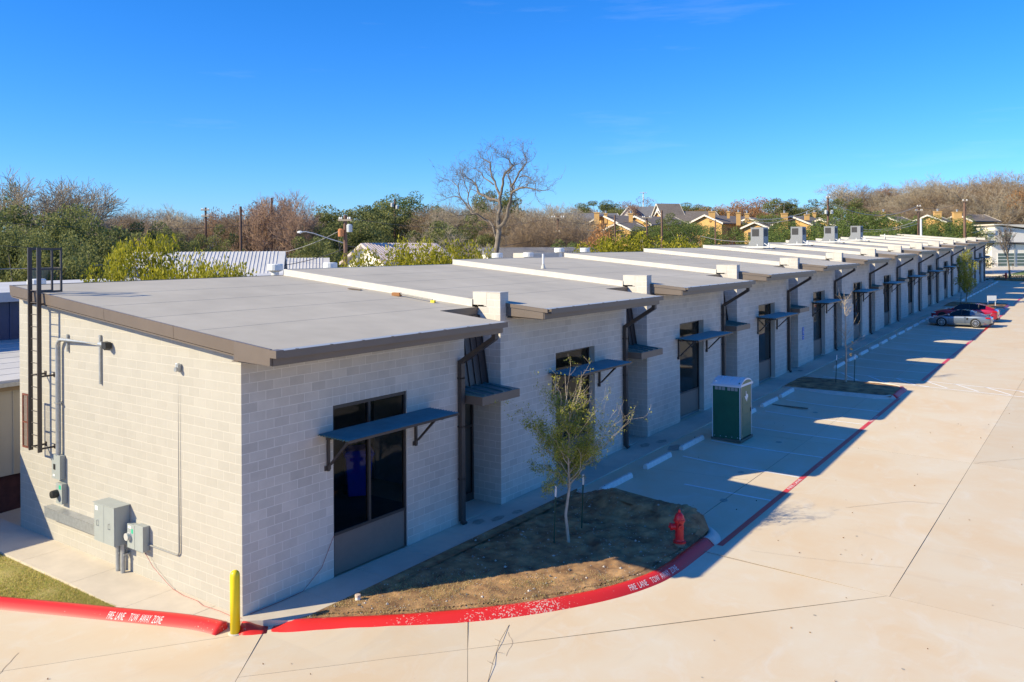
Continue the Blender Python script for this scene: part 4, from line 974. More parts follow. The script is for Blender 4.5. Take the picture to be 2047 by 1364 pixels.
# roof: vaulted front and ribbed hump
b = MB(); n = 14; xs2 = [-.02, .0, .02, .30, .33, .36, .62, .65, .68, .94, .97, 1.0, W_, W_ + .04]
prof = lambda j, bulge: (-.03 + (D_ + .06) * j / n, H_ - .0 + (.27 + bulge) * math.sin(math.pi * j / n) ** .62)
vs = []; 
for i, x in enumerate(xs2):
    bulge = -.05 if i % 3 == 1 and 0 < i < 12 else 0.
    if i == 0: bulge = -.10
    vs += [(x, *prof(j, bulge)) for j in range(n + 1)]
fs = [(i * (n + 1) + j, i * (n + 1) + j + 1, (i + 1) * (n + 1) + j + 1, (i + 1) * (n + 1) + j) for i in range(len(xs2) - 1) for j in range(n)]
fs += [tuple(range(n + 1)), tuple(range(len(vs) - 1, len(vs) - n - 2, -1))]
b.faces(vs, fs); b.box(-.035, W_ + .045, -.04, -.005, H_ - .02, H_ + .06); b.box(-.035, W_ + .045, D_ + .005, D_ + .04, H_ - .02, H_ + .06); b.build('roof', M_tr, t)
b = MB(); b.quad(*[(W_ + .0415, *prof(j, -.06)) for j in range(1, n)]); b.build('front_gable', M_tg2, t)
b = MB(); b.lathe([(.05, H_ - .1), (.05, H_ + .18)], (.12, .10, 0), 12); b.build('vent_pipe', M_tr, t)
b = MB()
for x in (.12, .26, .40, .60, .74, .88): b.box(x, x + .11, .008, .02, H_ - .16, H_ - .04)
b.build('vent_grille', mat('vent_grey', (.30, .34, .34), .6), t)
b = MB()
for i in range(5): b.lathe([(.014, .0), (.014, .022)], (.1 + i * .22, 0, .16), 6, axis='y')
b.build('rivet', M_tr, t)

# accessibility signs and small plaque on the front wall
M_blue = mat('sign_blue', (.01, .13, .52), .45)
t = thing('accessible_parking_sign', 'blue accessible parking sign pair on the front wall behind the leafless sapling', 'sign', (.006, 37.42, 2.10))
b = MB(); b.box(.002, .012, -.16, .16, .24, .70); o1 = b.build('sign_panel', M_blue, t); b = MB(); b.box(.002, .012, -.16, .16, 0, .2); o2 = b.build('sign_panel', M_blue, t)
b = MB()   # wheelchair symbol: head, body, wheel ring
def ring(b, cy, cz, r0, r1, a0, a1, x=.0135):
    n = 18; pts = [(R(a0 + (a1 - a0) * i / n)) for i in range(n + 1)]
    b.faces([(x, cy + r * math.cos(a), cz + r * math.sin(a)) for a in pts for r in (r0, r1)], [(2 * i, 2 * i + 1, 2 * i + 3, 2 * i + 2) for i in range(n)])
ring(b, .0, .63, 0.001, .028, 0, 360); ring(b, .0, .42, .065, .085, 120, 400)
b.quad((.0136, -.012, .46), (.0136, .012, .46), (.0136, .012, .60), (.0136, -.012, .60)); b.quad((.0136, .012, .45), (.0136, .10, .45), (.0136, .10, .47), (.0136, .012, .47)); b.quad((.0136, .085, .33), (.0136, .105, .33), (.0136, .105, .449), (.0136, .085, .449))
b.build('wheelchair_symbol', M_plastic_w, o1)
me = text_mesh('VAN', .12); 
for v in me.vertices: v.co = (.0136, v.co.x - .11, v.co.y + .06)
me.materials.append(M_plastic_w); link('lettering', me, o2)
b = MB(); b.box(.002, .02, -.35, .35, 0, .38); o = b.build('wall_plaque', mat('pale_plaque', (.5, .49, .47), .5), None, bevel=.01, loc=(.0, 66.6, 3.1)); tag(o, 'small pale plaque on the front wall between two awnings above the parked cars', 'plaque')

# blue wheelie bin seen through the first window
t = thing('recycling_bin', 'blue wheeled recycling bin inside the first window', 'bin', (-4.15, 7.15, -.02), .9); t.scale = (1.3, 1.3, 1.3)
M_bin = mat('bin_blue', (.03, .12, .95), .4)
b = MB(); b.hexa([(-.24, -.24, .06), (.24, -.24, .06), (.24, .24, .06), (-.24, .24, .06)], [(-.31, -.33, 1.0), (.31, -.33, 1.0), (.31, .33, 1.0), (-.31, .33, 1.0)]); b.box(-.335, .335, -.355, .355, .97, 1.03); b.build('body', M_bin, t, bevel=.02)
b = MB(); b.hexa([(-.35, -.37, 1.03), (.35, -.37, 1.03), (.35, .37, 1.03), (-.35, .37, 1.03)], [(-.28, -.30, 1.11), (.28, -.30, 1.11), (.28, .30, 1.11), (-.28, .30, 1.11)]); b.build('lid', M_bin, t, bevel=.015)
for s_ in (-1, 1): b = MB(); b.lathe([(.12, -.03), (.12, .03)], (s_ * .28, .22, .12), 14, axis='x'); b.build('wheel', M_black, t)

# ------------------------------------------------------------------ things on the roof
t = thing('push_broom', 'push broom lying on the near roof beside the white step', 'broom', (-3.55, 8.35, ZR(-3.55) + .02), 0)
b = MB(); b.tube([(.0, 0, .07), (1.45, -.12, -.075)], .024, 7); b.build('handle', mat('broom_handle_grey', (.25, .24, .22), .5), t); b = MB(); b.box(-.28, .06, -.06, .06, -.01, .10); b.build('head', mat('bristle_brown', (.28, .13, .05), .9), t, bevel=.02); b = MB(); b.box(1.40, 1.55, -.16, -.09, -.15, -.08); b.build('grip', mat('grip_yellow', (.7, .55, .03), .5), t)
b = MB(); b.box(-.22, .22, -.07, .07, 0, .02); o = b.build('scrap_board', M_wood, None, loc=(-5.35, 8.2, ZR(-5.35) + .012)); o.rotation_euler = (0, .093, .3); tag(o, 'small brown scrap on the near roof left of the broom', 'board')
def vent_stack(loc, lab):
    t = thing('vent_pipe', lab, 'vent pipe', loc); b = MB(); b.lathe([(.10, .0), (.075, .10), (.052, .16), (.05, .20)], n=14); b.build('boot', M_white, t); b = MB(); b.tube([(0, 0, .1), (0, 0, .62)], .045, 12); b.build('pipe', M_plastic_w, t)
vent_stack((-5.44, 19.17, ZR(-5.44) + .4064), 'slim white vent pipe standing alone on the third roof')
vent_stack((-7.0, 92.0, ZR(-7) + .2032 * 9), 'white vent pipe near the far end of the roofs')
M_ac = mat('ac_sheet_metal', (.23, .24, .255), .5, noise=.03); M_grille = mat('ac_grille_dark', (.035, .035, .04), .6)
def acunit():
    t = thing('rooftop_unit', 'x', 'air conditioner', (0, 0, 0))
    b = MB(); b.box(-.95, 0, 0, 1.05, 0, 1.55); b.box(-.97, .02, -.02, 1.07, 1.55, 1.58); cs = b.build('case', M_ac, t, bevel=.01)
    b = MB(); b.prism([(-.95, .0), (-1.6, .0), (-1.6, .18), (-1.2, .28), (-.95, .75)], .15, .9, 'y'); b.build('duct_hood', M_ac, t)
    b = MB(); b.box(-.85, -.33, -.014, -.001, .92, 1.45)
    for i in range(8): b.box(-.84, -.34, -.024, -.014, .95 + i * .062, .965 + i * .062)
    b.build('grille', M_grille, t)
    b = MB(); b.box(.001, .014, .14, .92, .92, 1.45)
    for i in range(8): b.box(.014, .024, .15, .91, .95 + i * .062, .965 + i * .062)
    b.build('grille', M_grille, t)
    b = MB(); b.tube([(-1.2, -.4, .12), (1.0, -.45, .12)], .045, 8); b.tube([(-.3, -.43, .12), (-.3, -.43, .35)], .035, 8); b.tube([(.5, -.44, .12), (.5, -.1, .12), (.1, -.1, .4)], .03, 8); b.tube([(-2.6, -.4, .12), (-1.2, -.4, .12)], .06, 8); b.lathe([(.08, .1), (.06, .42)], (.55, -.45, 0), 10); b.build('refrigerant_pipe', M_plastic_w, t)
    b = MB()
    for x in (-2.3, -1.6, -.8, 0.2, .9): b.box(x - .06, x + .06, -.52, -.34, -.02, .07)
    b.build('pipe_block', M_black, t); return t
ac = acunit(); aclab = ['grey rooftop air conditioner nearest the camera, left of the row of four', 'second grey rooftop air conditioner of the four', 'third grey rooftop air conditioner of the four', 'farthest grey rooftop air conditioner, rightmost of the four']
for i, (x, y, k) in enumerate([(-6.5, 49.8, 5), (-6.5, 59.2, 6), (-6.5, 69.0, 7), (-6.5, 78.6, 8)]):
    L = (x, y, ZR(x) + .2032 * k - .02)
    if i == 0: ac.location = L; ac['label'] = aclab[0]; ac['group'] = 'air conditioners on the roof'
    else: dup(ac, L, label=aclab[i], group='air conditioners on the roof')

# ------------------------------------------------------------------ plants
def npmesh(name, V, F, Tn, mats, mi=None):
    """fast mesh from arrays: V (n,3), F list/array of equal-length faces"""
    me = bpy.data.meshes.new(name); V = np.asarray(V, dtype=np.float32); F = np.asarray(F, dtype=np.int32); k = F.shape[1]
    me.vertices.add(len(V)); me.vertices.foreach_set('co', V.ravel()); me.loops.add(F.size); me.loops.foreach_set('vertex_index', F.ravel())
    me.polygons.add(len(F)); me.polygons.foreach_set('loop_start', np.arange(0, F.size, k, dtype=np.int32)); me.polygons.foreach_set('loop_total', np.full(len(F), k, dtype=np.int32))
    for m in (mats if isinstance(mats, (list, tuple)) else [mats]): me.materials.append(m)
    if mi is not None: me.polygons.foreach_set('material_index', np.asarray(mi, dtype=np.int32))
    me.update(calc_edges=True); a = me.attributes.new('tint', 'FLOAT', 'FACE'); a.data.foreach_set('value', np.asarray(Tn, dtype=np.float32)); return me
def leaves(P, size, Tn, rg, aspect=.55, up=0.):
    """one small quad per point"""
    n = len(P); d = rg.normal(size=(n, 3)); d[:, 2] = d[:, 2] * (1 - up); d /= np.linalg.norm(d, axis=1)[:, None]
    e = rg.normal(size=(n, 3)); e -= (e * d).sum(1)[:, None] * d; e /= np.linalg.norm(e, axis=1)[:, None]
    s = (size * rg.uniform(.6, 1.3, n))[:, None]; a = d * s * .5; b = e * s * .5 * aspect
    V = np.stack([P - a, P + b, P + a, P - b], 1).reshape(-1, 3); F = np.arange(4 * n).reshape(-1, 4); return V, F, Tn
def crown_points(rg, n, rx, ry, rz, lobes=26, lobe=.34, flat=0., zc=0.):
    """leaf positions in clumps spread through an uneven crown"""
    C = []; 
    while len(C) < lobes:
        p = rg.uniform(-1, 1, 3)
        r = np.linalg.norm(p)
        if .35 < r < .95 and (p[2] > -.75): C.append(p)
    C = np.array(C); R_ = lobe * rg.uniform(.6, 1.25, lobes); tl = rg.uniform(0, 1, lobes)
    w_ = R_ ** 2; idx = rg.choice(lobes, n, p=w_ / w_.sum())
    q = rg.normal(size=(n, 3)); q /= np.linalg.norm(q, axis=1)[:, None]; rr = rg.uniform(.35, 1.05, n) ** .5
    P = C[idx] + q * (R_[idx] * rr)[:, None]; P *= np.array([rx, ry, rz]); P[:, 2] += zc
    t = np.clip(.25 * tl[idx] + .35 * rg.uniform(0, 1, n) + .4 * (q[:, 2] * .5 + .5), 0, 1)  # clump tops tinted lighter, light from above put into the leaf colour
    return P, t, C * np.array([rx, ry, rz]) + np.array([0, 0, zc])
def tubes(segs, n=4):
    """segs: list of (p,q,r0,r1) -> arrays"""
    P = np.array([s_[0] for s_ in segs]); Q = np.array([s_[1] for s_ in segs]); r0 = np.array([s_[2] for s_ in segs]); r1 = np.array([s_[3] for s_ in segs])
    D = Q - P; D /= np.linalg.norm(D, axis=1)[:, None] + 1e-9; ref = np.where(np.abs(D[:, 2:3]) < .9, np.array([[0, 0, 1.]]), np.array([[1., 0, 0]]))
    U = np.cross(D, ref); U /= np.linalg.norm(U, axis=1)[:, None]; W_ = np.cross(D, U); V = []
    for base, r in ((P, r0), (Q, r1)):
        for k in range(n):
            a = 6.28318 * k / n; V.append(base + (U * math.cos(a) + W_ * math.sin(a)) * r[:, None])
    V = np.stack(V, 1).reshape(-1, 3); m = len(segs); o = (np.arange(m) * 2 * n)[:, None]
    F = np.concatenate([o + np.array([[k, (k + 1) % n, n + (k + 1) % n, n + k]]) for k in range(n)]); return V, F
def bare_tree(seed, H=10., spread=.55, levels=6, trunk=.22, r0=.16, kids=(3, 4), minr=.010, up=.25, curl=.25, lean=(0, 0)):
    rg = np.random.default_rng(seed); big = []; small = []
    def grow(p, d, L, r, lev):
        n = 3 if lev < 3 else 2; q = p.copy(); rr = r
        for i in range(n):
            d = d + rg.normal(size=3) * curl * (.5 + .25 * lev) * .5; d[2] += up * .25; d /= np.linalg.norm(d)
            q2 = q + d * L / n; r2 = max(minr, r * (1 - .38 * (i + 1) / n)); (big if lev < 3 else small).append((q, q2, rr, r2)); q = q2; rr = r2
            if lev < levels and i < n - 1 and lev > 0 and rg.random() < .7: sub(q, d, L * .62, rr * .6, lev + 1)
        if lev < levels:
            k = rg.integers(kids[0], kids[1] + 1)
            for j in range(k): sub(q, d, L * rg.uniform(.62, .86), rr * rg.uniform(.6, .82), lev + 1)
    def sub(q, d, L, r, lev):
        e = rg.normal(size=3); e -= (e @ d) * d; e /= np.linalg.norm(e); a = rg.uniform(.35, 1.) * (1.0 if lev > 1 else .8) * spread * 1.6
        dd = d * math.cos(a) + e * math.sin(a); dd[2] += up * .35; dd /= np.linalg.norm(dd); grow(q, dd, L, max(minr, r), lev)
    d0 = np.array([lean[0], lean[1], 1.]); d0 /= np.linalg.norm(d0); grow(np.zeros(3), d0, H * trunk, r0 * H / 10, 0)
    allv = np.array([s_[1] for s_ in big + small]); f = H / max(1e-3, allv[:, 2].max())
    sc = lambda S_: [(a * f, b * f, c, d) for a, b, c, d in S_]
    return sc(big), sc(small)
def tree_mesh_bare(name, seed, m, **kw):
    big, small = bare_tree(seed, **kw); V, F = tubes(big, 6); rg = np.random.default_rng(seed)
    me1 = npmesh(name + '_trunk', V, F, rg.uniform(0, 1, len(F)), m); V2, F2 = tubes(small, 3); me2 = npmesh(name + '_branches', V2, F2, rg.uniform(0, 1, len(F2)), m)
    return me1, me2, (big, small)
def trunk_to(seed, targets, H0, r=.2, fork=.35):
    """trunk with limbs reaching the given clump centres"""
    rg = np.random.default_rng(seed); segs = []; p = np.zeros(3); top = np.array([rg.normal() * .1, rg.normal() * .1, H0]); segs.append((p, top * .5 + rg.normal(size=3) * .04, r, r * .8)); segs.append((segs[0][1], top, r * .8, r * .65))
    for c in targets:
        mid = (top + c) / 2 + rg.normal(size=3) * .08 * np.linalg.norm(c - top); segs.append((top, mid, r * .4, r * .22)); segs.append((mid, c, r * .22, r * .08))
    return tubes(segs, 6)
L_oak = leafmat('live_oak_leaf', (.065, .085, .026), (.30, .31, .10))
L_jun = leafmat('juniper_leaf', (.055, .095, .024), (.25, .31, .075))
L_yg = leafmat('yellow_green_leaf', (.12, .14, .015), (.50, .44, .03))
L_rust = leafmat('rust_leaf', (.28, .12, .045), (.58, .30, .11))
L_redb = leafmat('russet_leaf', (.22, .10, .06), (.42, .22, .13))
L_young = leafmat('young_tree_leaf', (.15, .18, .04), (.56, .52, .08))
M_twigw = mat('pale_twig_bark', (.40, .33, .235), .9, noise=.2, nscale=2, tint=.35)
M_twigb = mat('brown_twig_bark', (.30, .215, .135), .9, noise=.2, nscale=2, tint=.35)
M_twigr = mat('reddish_twig_bark', (.36, .235, .165), .9, noise=.2, nscale=2, tint=.35)
M_twigg = mat('silver_bark', (.165, .135, .105), .9, noise=.25, nscale=2, tint=.3)
def evergreen(seed, leafm, n=9000, rx=1., ry=1., rz=.8, size=.22, lobes=34, lobe=.30, trunkh=.35, R0=5.):
    """unit tree of crown radius R0; returns (trunk mesh, crown mesh)"""
    rg = np.random.default_rng(seed); P, t, C = crown_points(rg, n, R0 * rx, R0 * ry, R0 * rz, lobes, lobe); zc = R0 * rz * .95 + R0 * trunkh; P[:, 2] += zc; C[:, 2] += zc
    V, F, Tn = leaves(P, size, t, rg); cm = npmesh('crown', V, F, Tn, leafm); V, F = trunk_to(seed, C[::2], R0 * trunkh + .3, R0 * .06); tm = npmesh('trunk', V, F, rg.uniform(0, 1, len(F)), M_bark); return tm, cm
EV = {'oak': [evergreen(s_, L_oak, 15000, 1, 1, .72, .21, 44, .225) for s_ in (1, 2, 3)],
      'jun': [evergreen(s_, L_jun, 13000, 1, 1, 1.05, .21, 44, .24, .12) for s_ in (4, 5)],
      'yg': [evergreen(s_, L_yg, 6500, 1, 1, .85, .15, 60, .23, .25, 2.6) for s_ in (6, 7, 8)],
      'rust': [evergreen(s_, L_rust, 5000, 1, 1, .8, .25, 34, .28, .4) for s_ in (9,)],
      'russet': [evergreen(s_, L_redb, 4200, 1, 1, .8, .22, 40, .26, .4) for s_ in (10, 11)]}
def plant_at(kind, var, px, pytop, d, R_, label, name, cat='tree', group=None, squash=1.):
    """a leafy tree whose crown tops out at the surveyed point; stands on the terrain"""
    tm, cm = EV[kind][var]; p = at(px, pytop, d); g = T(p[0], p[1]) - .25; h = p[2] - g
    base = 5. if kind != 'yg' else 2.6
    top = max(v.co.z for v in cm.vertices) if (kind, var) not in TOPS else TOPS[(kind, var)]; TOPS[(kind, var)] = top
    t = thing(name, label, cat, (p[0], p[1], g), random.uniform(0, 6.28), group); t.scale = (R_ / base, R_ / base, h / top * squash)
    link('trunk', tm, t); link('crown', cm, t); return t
TOPS = {}
BT = {}
for nm, m_, seeds, kw in [('grey', M_twigw, (21, 22, 23), dict(H=10, spread=.55, levels=6, up=.22)), ('brown', M_twigb, (31, 32, 33), dict(H=10, spread=.6, levels=6, up=.20)),
                          ('red', M_twigr, (41, 42), dict(H=10, spread=.48, levels=6, up=.40, kids=(2, 4)))]:
    BT[nm] = [tree_mesh_bare(nm, s_, m_, **kw) for s_ in seeds]
BT['limb'] = [tree_mesh_bare('limb', s_, M_twigw, H=10, spread=.55, levels=6, up=.26, trunk=.17, r0=.15, kids=(2, 3), minr=.012, curl=.28) for s_ in (51, 52, 53)]
BW_ = {}
def bare_at(kind, var, px, pytop, d, label, name='bare_tree', group=None, wscale=1.):
    p = at(px, pytop, d); g = T(p[0], p[1]) - .25; h = p[2] - g; a, b_, _ = BT[kind][var]; t = thing(name, label, 'tree', (p[0], p[1], g), random.uniform(0, 6.28), group); t.scale = (h / 10 * wscale, h / 10 * wscale, h / 10)
    link('trunk', a, t); link('branches', b_, t); return t
def woodland(name, kinds, spots, label):
    """a far wood that reads as one mass: joined bare trees"""
    Vs, Fs, Ts, Ms = [], [], [], []; o = 0; mats = [M_twigw, M_twigb, M_twigr]; rg = np.random.default_rng(len(spots))
    for (px, py, d) in spots:
        k = kinds[rg.integers(len(kinds))]; big, small = BT[k][rg.integers(len(BT[k]))][2]; p = at(px, py, d); g = T(p[0], p[1]) - .3; h = (p[2] - g) / 10
        sm = [s_ for s_ in small if rg.random() < .62]; bg2 = [(a_, b_, c_ * 1.7, d_ * 1.6) for a_, b_, c_, d_ in big]; a = rg.uniform(0, 6.28); ca, sa = math.cos(a), math.sin(a)
        V, F = tubes(bg2 + sm, 3); V = np.stack([V[:, 0] * ca - V[:, 1] * sa, V[:, 0] * sa + V[:, 1] * ca, V[:, 2]], 1) * np.array([h * 1.1, h * 1.1, h]) + np.array([p[0], p[1], g])
        Vs.append(V); Fs.append(F + o); o += len(V); Ts.append(rg.uniform(0, 1, len(F))); Ms.append(np.full(len(F), {'grey': 0, 'brown': 1, 'red': 2}[k]))
    me = npmesh(name, np.concatenate(Vs), np.concatenate(Fs), np.concatenate(Ts), mats, np.concatenate(Ms)); ob = link(name, me, None, kind='stuff'); tag(ob, label, 'woodland'); return ob
rs = random.Random(5)
def jit(pts): return [(x + rs.uniform(-8, 8), y + rs.uniform(-6, 6), d + rs.uniform(-8, 8)) for x, y, d in pts]
woodland('woodland', ['grey', 'brown', 'brown'], jit([(x, 408 + 14 * (x > 330) + rs.uniform(-8, 20), 105 + (i % 3) * 14) for i, x in enumerate(range(150, 480, 17))]), 'brown leafless wood behind the dark evergreens on the left')
woodland('woodland', ['brown', 'grey', 'red'], jit([(x, 420 + rs.uniform(-15, 15), 115 + (i % 3) * 14) for i, x in enumerate(range(470, 900, 24))]), 'brown leafless wood behind the street lamp and the evergreen knoll')
woodland('woodland', ['brown', 'grey'], jit([(x, 400 + (x > 1120) * 22 + rs.uniform(-8, 20), 95 + (i % 3) * 12) for i, x in enumerate(range(860, 1200, 15))]), 'brown leafless wood around and right of the tall bare tree')
woodland('woodland', ['brown', 'grey', 'red'], jit([(x, 413 + rs.uniform(-8, 12), 215 + (i % 3) * 20) for i, x in enumerate(range(1150, 1720, 14))]), 'distant brown wood along the ridge behind the ochre houses')
woodland('woodland', ['grey', 'grey', 'brown'], jit([(x, (352 if x > 1830 else 372) + rs.uniform(-14, 28), 190 + (i % 4) * 14) for i, x in enumerate(range(1690, 2120, 10))]), 'grey leafless wood on the rise at the right behind the white house')
woodland('woodland', ['brown', 'grey', 'brown'], jit([(x, 415 + rs.uniform(-15, 15), 176) for x in range(1720, 2080, 16)]), 'lower fringe of leafless scrub on the right behind the utility poles')

# dark evergreens at the left
for i, (k, v, px, py, d, r_, lab) in enumerate([
    ('oak', 0, 10, 418, 58, 5.2, 'big olive evergreen at the left edge of the photo'), ('oak', 1, 75, 405, 62, 5.0, 'evergreen oak under the bare tree at the left'), ('oak', 2, 150, 408, 58, 4.6, 'rounded dark evergreen right of the ladder rails'),
    ('oak', 0, 200, 428, 54, 3.8, 'dark evergreen at the right end of the left grove'), ('oak', 1, 40, 455, 50, 3.6, 'lower olive evergreen in front of the left grove'), ('oak', 2, 110, 462, 49, 3.6, 'shaggy evergreen behind the ladder top'),
    ('oak', 2, 180, 468, 47, 3.0, 'small dark evergreen above the yellow fence'), ('oak', 1, -40, 440, 55, 5, 'evergreen half out of frame at the far left'), ('jun', 0, 8, 358, 78, 3.0, 'high dark tree top at the top left corner of the grove')]):
    plant_at(k, v, px, py, d, r_, lab, 'evergreen_tree')
bare_at('grey', 0, 95, 334, 74, 'tall bare tree spreading above the evergreens at the left', wscale=1.05)
bare_at('limb', 1, 175, 384, 84, 'lower bare tree leaning out right of the tall one at the left')
bare_at('brown', 0, 455, 405, 92, 'rounded brown bare tree left of the reddish willows')
bare_at('red', 0, 530, 382, 84, 'reddish bare willow, leftmost of three'); bare_at('red', 1, 565, 372, 88, 'tallest reddish bare willow in the middle'); bare_at('red', 0, 605, 392, 82, 'reddish bare willow next to the evergreen knoll')
bare_at('grey', 2, 345, 402, 96, 'pale bare tree behind the white sheds')
# evergreen knoll in the middle
for (k, v, px, py, d, r_, lab) in [('oak', 0, 650, 424, 96, 6.0, 'left shoulder of the evergreen knoll'), ('oak', 1, 700, 408, 100, 6.5, 'broad evergreen behind the street lamp pole'), ('oak', 2, 745, 396, 108, 6.5, 'evergreen in the middle of the knoll'),
    ('jun', 1, 790, 383, 114, 6.2, 'topmost evergreen of the knoll'), ('oak', 0, 828, 392, 112, 5.5, 'evergreen on the right side of the knoll'), ('oak', 1, 690, 440, 84, 4.8, 'dark evergreen just right of the lamp pole'), ('oak', 2, 735, 436, 86, 4.8, 'dense dark evergreen at the foot of the knoll'),
    ('oak', 0, 645, 452, 80, 4.0, 'evergreen under the lamp arm'), ('oak', 2, 900, 415, 104, 5.0, 'olive evergreen left of the tall bare tree'), ('oak', 1, 995, 378, 120, 4.6, 'evergreen crown behind the fork of the tall bare tree'), ('oak', 0, 960, 402, 112, 5, 'evergreen low behind the tall bare tree'),
    ('oak', 1, 1195, 400, 230, 8, 'far evergreen top left of the white gabled house'), ('oak', 2, 1245, 412, 220, 8, 'far evergreen behind the white gabled house')]: plant_at(k, v, px, py, d, r_, lab, 'evergreen_tree')
for (k, v, px, py, d, r_, lab) in [('oak', 1, 290, 440, 78, 3.6, 'olive tree low in the brown wood right of the dark grove'), ('oak', 2, 355, 452, 74, 3.2, 'small olive tree above the white shed roof'), ('oak', 0, 430, 446, 80, 3.2, 'olive bush under the rounded brown tree'), ('oak', 2, 640, 472, 72, 3.0, 'dark bush left of the lamp pole foot'),
    ('oak', 1, 880, 440, 78, 4.0, 'olive tree in the tangle left of the tall bare tree'), ('oak', 0, 935, 425, 90, 4.2, 'olive tree behind the left limb of the tall bare tree'), ('oak', 2, 1065, 440, 100, 3.5, 'olive tree low right of the tall bare tree'), ('oak', 0, 1340, 425, 125, 4.5, 'green tree right of the white gabled house'), ('jun', 0, 1385, 440, 130, 4.0, 'dark tree left of the middle ochre gable'),
    ('jun', 1, 1545, 425, 136, 4.5, 'dark tree between the middle and third ochre houses'), ('oak', 1, 1250, 450, 100, 3.2, 'green bush hiding the foot of the first ochre house'), ('oak', 2, 1390, 404, 205, 7, 'olive tree on the ridge above the middle ochre house'), ('oak', 0, 1620, 398, 200, 7, 'olive tree on the ridge left of the transformer pole'), ('oak', 1, 1690, 395, 170, 5, 'small dark tree top right of the transformer pole')]:
    plant_at(k, v, px, py, d, r_, lab, 'evergreen_tree')
# yellow-green shrubs close behind the roofs
for (v, px, py, d, r_, lab) in [(0, 268, 452, 33, 1.7, 'yellow-green tree behind the near roof, leftmost'), (1, 330, 458, 33, 1.7, 'open yellow-green tree left of the white shed roof'), (2, 400, 482, 32, 1.6, 'yellow leaved shrub in front of the white shed roof'), (0, 452, 500, 32, 1.3, 'thin dark-twigged shrub at the right of the white shed'),
    (1, 715, 497, 46, 1.4, 'small yellow-green shrub right of the lamp pole'), (2, 775, 462, 46, 2.2, 'yellow-green tree in front of the white cottage'), (0, 835, 465, 46, 2.3, 'tall yellow-green tree beside the cottage roof'), (1, 905, 470, 48, 2.2, 'yellow-green bush left of the tall bare trunk'), (2, 955, 480, 48, 1.9, 'yellow-green bush touching the tall bare trunk'),
    (0, 1225, 458, 62, 3.2, 'bright yellow-green tree below the ochre house, leftmost'), (1, 1275, 455, 62, 3.4, 'bright yellow-green tree in the middle of the row'), (2, 1330, 462, 64, 3.2, 'yellow-green tree at the right of the row'), (0, 1368, 472, 66, 2.8, 'small yellow-green tree left of the first rooftop unit')]:
    t = plant_at('yg', v, px, py + 6, d, r_, lab, 'yellow_green_tree')
for (px, py, d, r_, lab, v) in [(235, 520, 31, 1.6, 'low twiggy bush behind the near roof edge', 1), (300, 520, 31, 1.8, 'low yellow bush behind the near roof edge', 2), (360, 515, 31, 1.8, 'low bush with bare twigs in front of the shed wall', 0), (430, 528, 30, 1.5, 'lowest yellow bush right behind the roof edge', 1), (1210, 485, 60, 3, 'lower yellow-green bush left of the row', 1), (1300, 480, 60, 3, 'lower yellow-green bush in the row', 2), (875, 500, 45, 2, 'low yellow bush beside the red-roofed cottage', 0), (740, 512, 44, 1.8, 'low green bush by the roof edge right of the pole', 2), (800, 498, 44, 2.0, 'low yellow bush in front of the cottage wall', 1), (925, 500, 46, 2.0, 'low yellow bush left of the tall trunk foot', 0), (480, 522, 33, 1.4, 'twiggy bush at the right end of the white shed', 1)]:
    plant_at('yg', v, px, py, d, r_, lab, 'bush', 'bush')
plant_at('rust', 0, 1205, 440, 75, 3.2, 'rust-orange tree left of the ochre house', 'autumn_tree'); plant_at('russet', 0, 1180, 480, 70, 2.6, 'dark red bush at the left of the yellow-green row', 'autumn_bush', 'bush')
plant_at('rust', 0, 1520, 392, 215, 9, 'broad orange-brown autumn tree on the ridge', 'autumn_tree'); plant_at('rust', 0, 1480, 402, 205, 7, 'lower orange autumn tree on the ridge', 'autumn_tree'); plant_at('rust', 0, 1410, 412, 200, 6, 'orange tree behind the chimneys of the middle ochre house', 'autumn_tree')
plant_at('russet', 0, 1780, 366, 205, 8, 'russet tree on top of the rise at the right', 'autumn_tree'); plant_at('russet', 1, 455, 408, 98, 3.2, 'russet leaved tree at the left of the willows', 'autumn_tree')
plant_at('russet', 1, 545, 398, 95, 4.5, 'russet haze of leaves among the willows', 'autumn_tree'); plant_at('russet', 0, 1276, 392, 235, 7, 'reddish brown domed tree behind the white gabled house', 'autumn_tree')
plant_at('oak', 1, 1565, 396, 190, 6, 'dark green tree on the ridge right of the orange one', 'evergreen_tree'); plant_at('rust', 0, 2062, 352, 180, 5, 'rust tree at the right edge of the photo', 'autumn_tree')
for (v, px, py, d, r_, lab) in [(0, 1565, 440, 112, 5.0, 'juniper between the first two rooftop units'), (1, 1635, 436, 108, 4.8, 'juniper behind the third rooftop unit'), (1, 1705, 408, 122, 5.5, 'tall juniper right of the pole with transformers'), (0, 1745, 420, 122, 6.0, 'juniper hedge, second from the transformer pole'), (1, 1795, 424, 126, 6.0, 'juniper in the middle of the long hedge'),
    (0, 1850, 428, 128, 5.8, 'juniper just left of the white pole'), (1, 1895, 432, 130, 5.4, 'juniper just right of the white pole'), (0, 1930, 442, 130, 4.2, 'last juniper of the hedge by the right-hand pole'), (1, 1425, 448, 104, 4.2, 'juniper in front of the middle ochre house'), (0, 1360, 438, 118, 4.8, 'juniper between the first and the middle ochre house'), (1, 1530, 458, 96, 4.0, 'low juniper behind the first rooftop unit'), (0, 1700, 452, 108, 4.6, 'low juniper behind the fourth rooftop unit'), (1, 1780, 450, 112, 5, 'low juniper behind the far roofs'), (0, 1860, 455, 118, 5, 'low juniper behind the far roofs near the white pole'), (1, 1150, 478, 72, 3.2, 'green bush below the crossarm pole')]:
    plant_at('jun', v, px, py, d, r_, lab, 'juniper_tree')
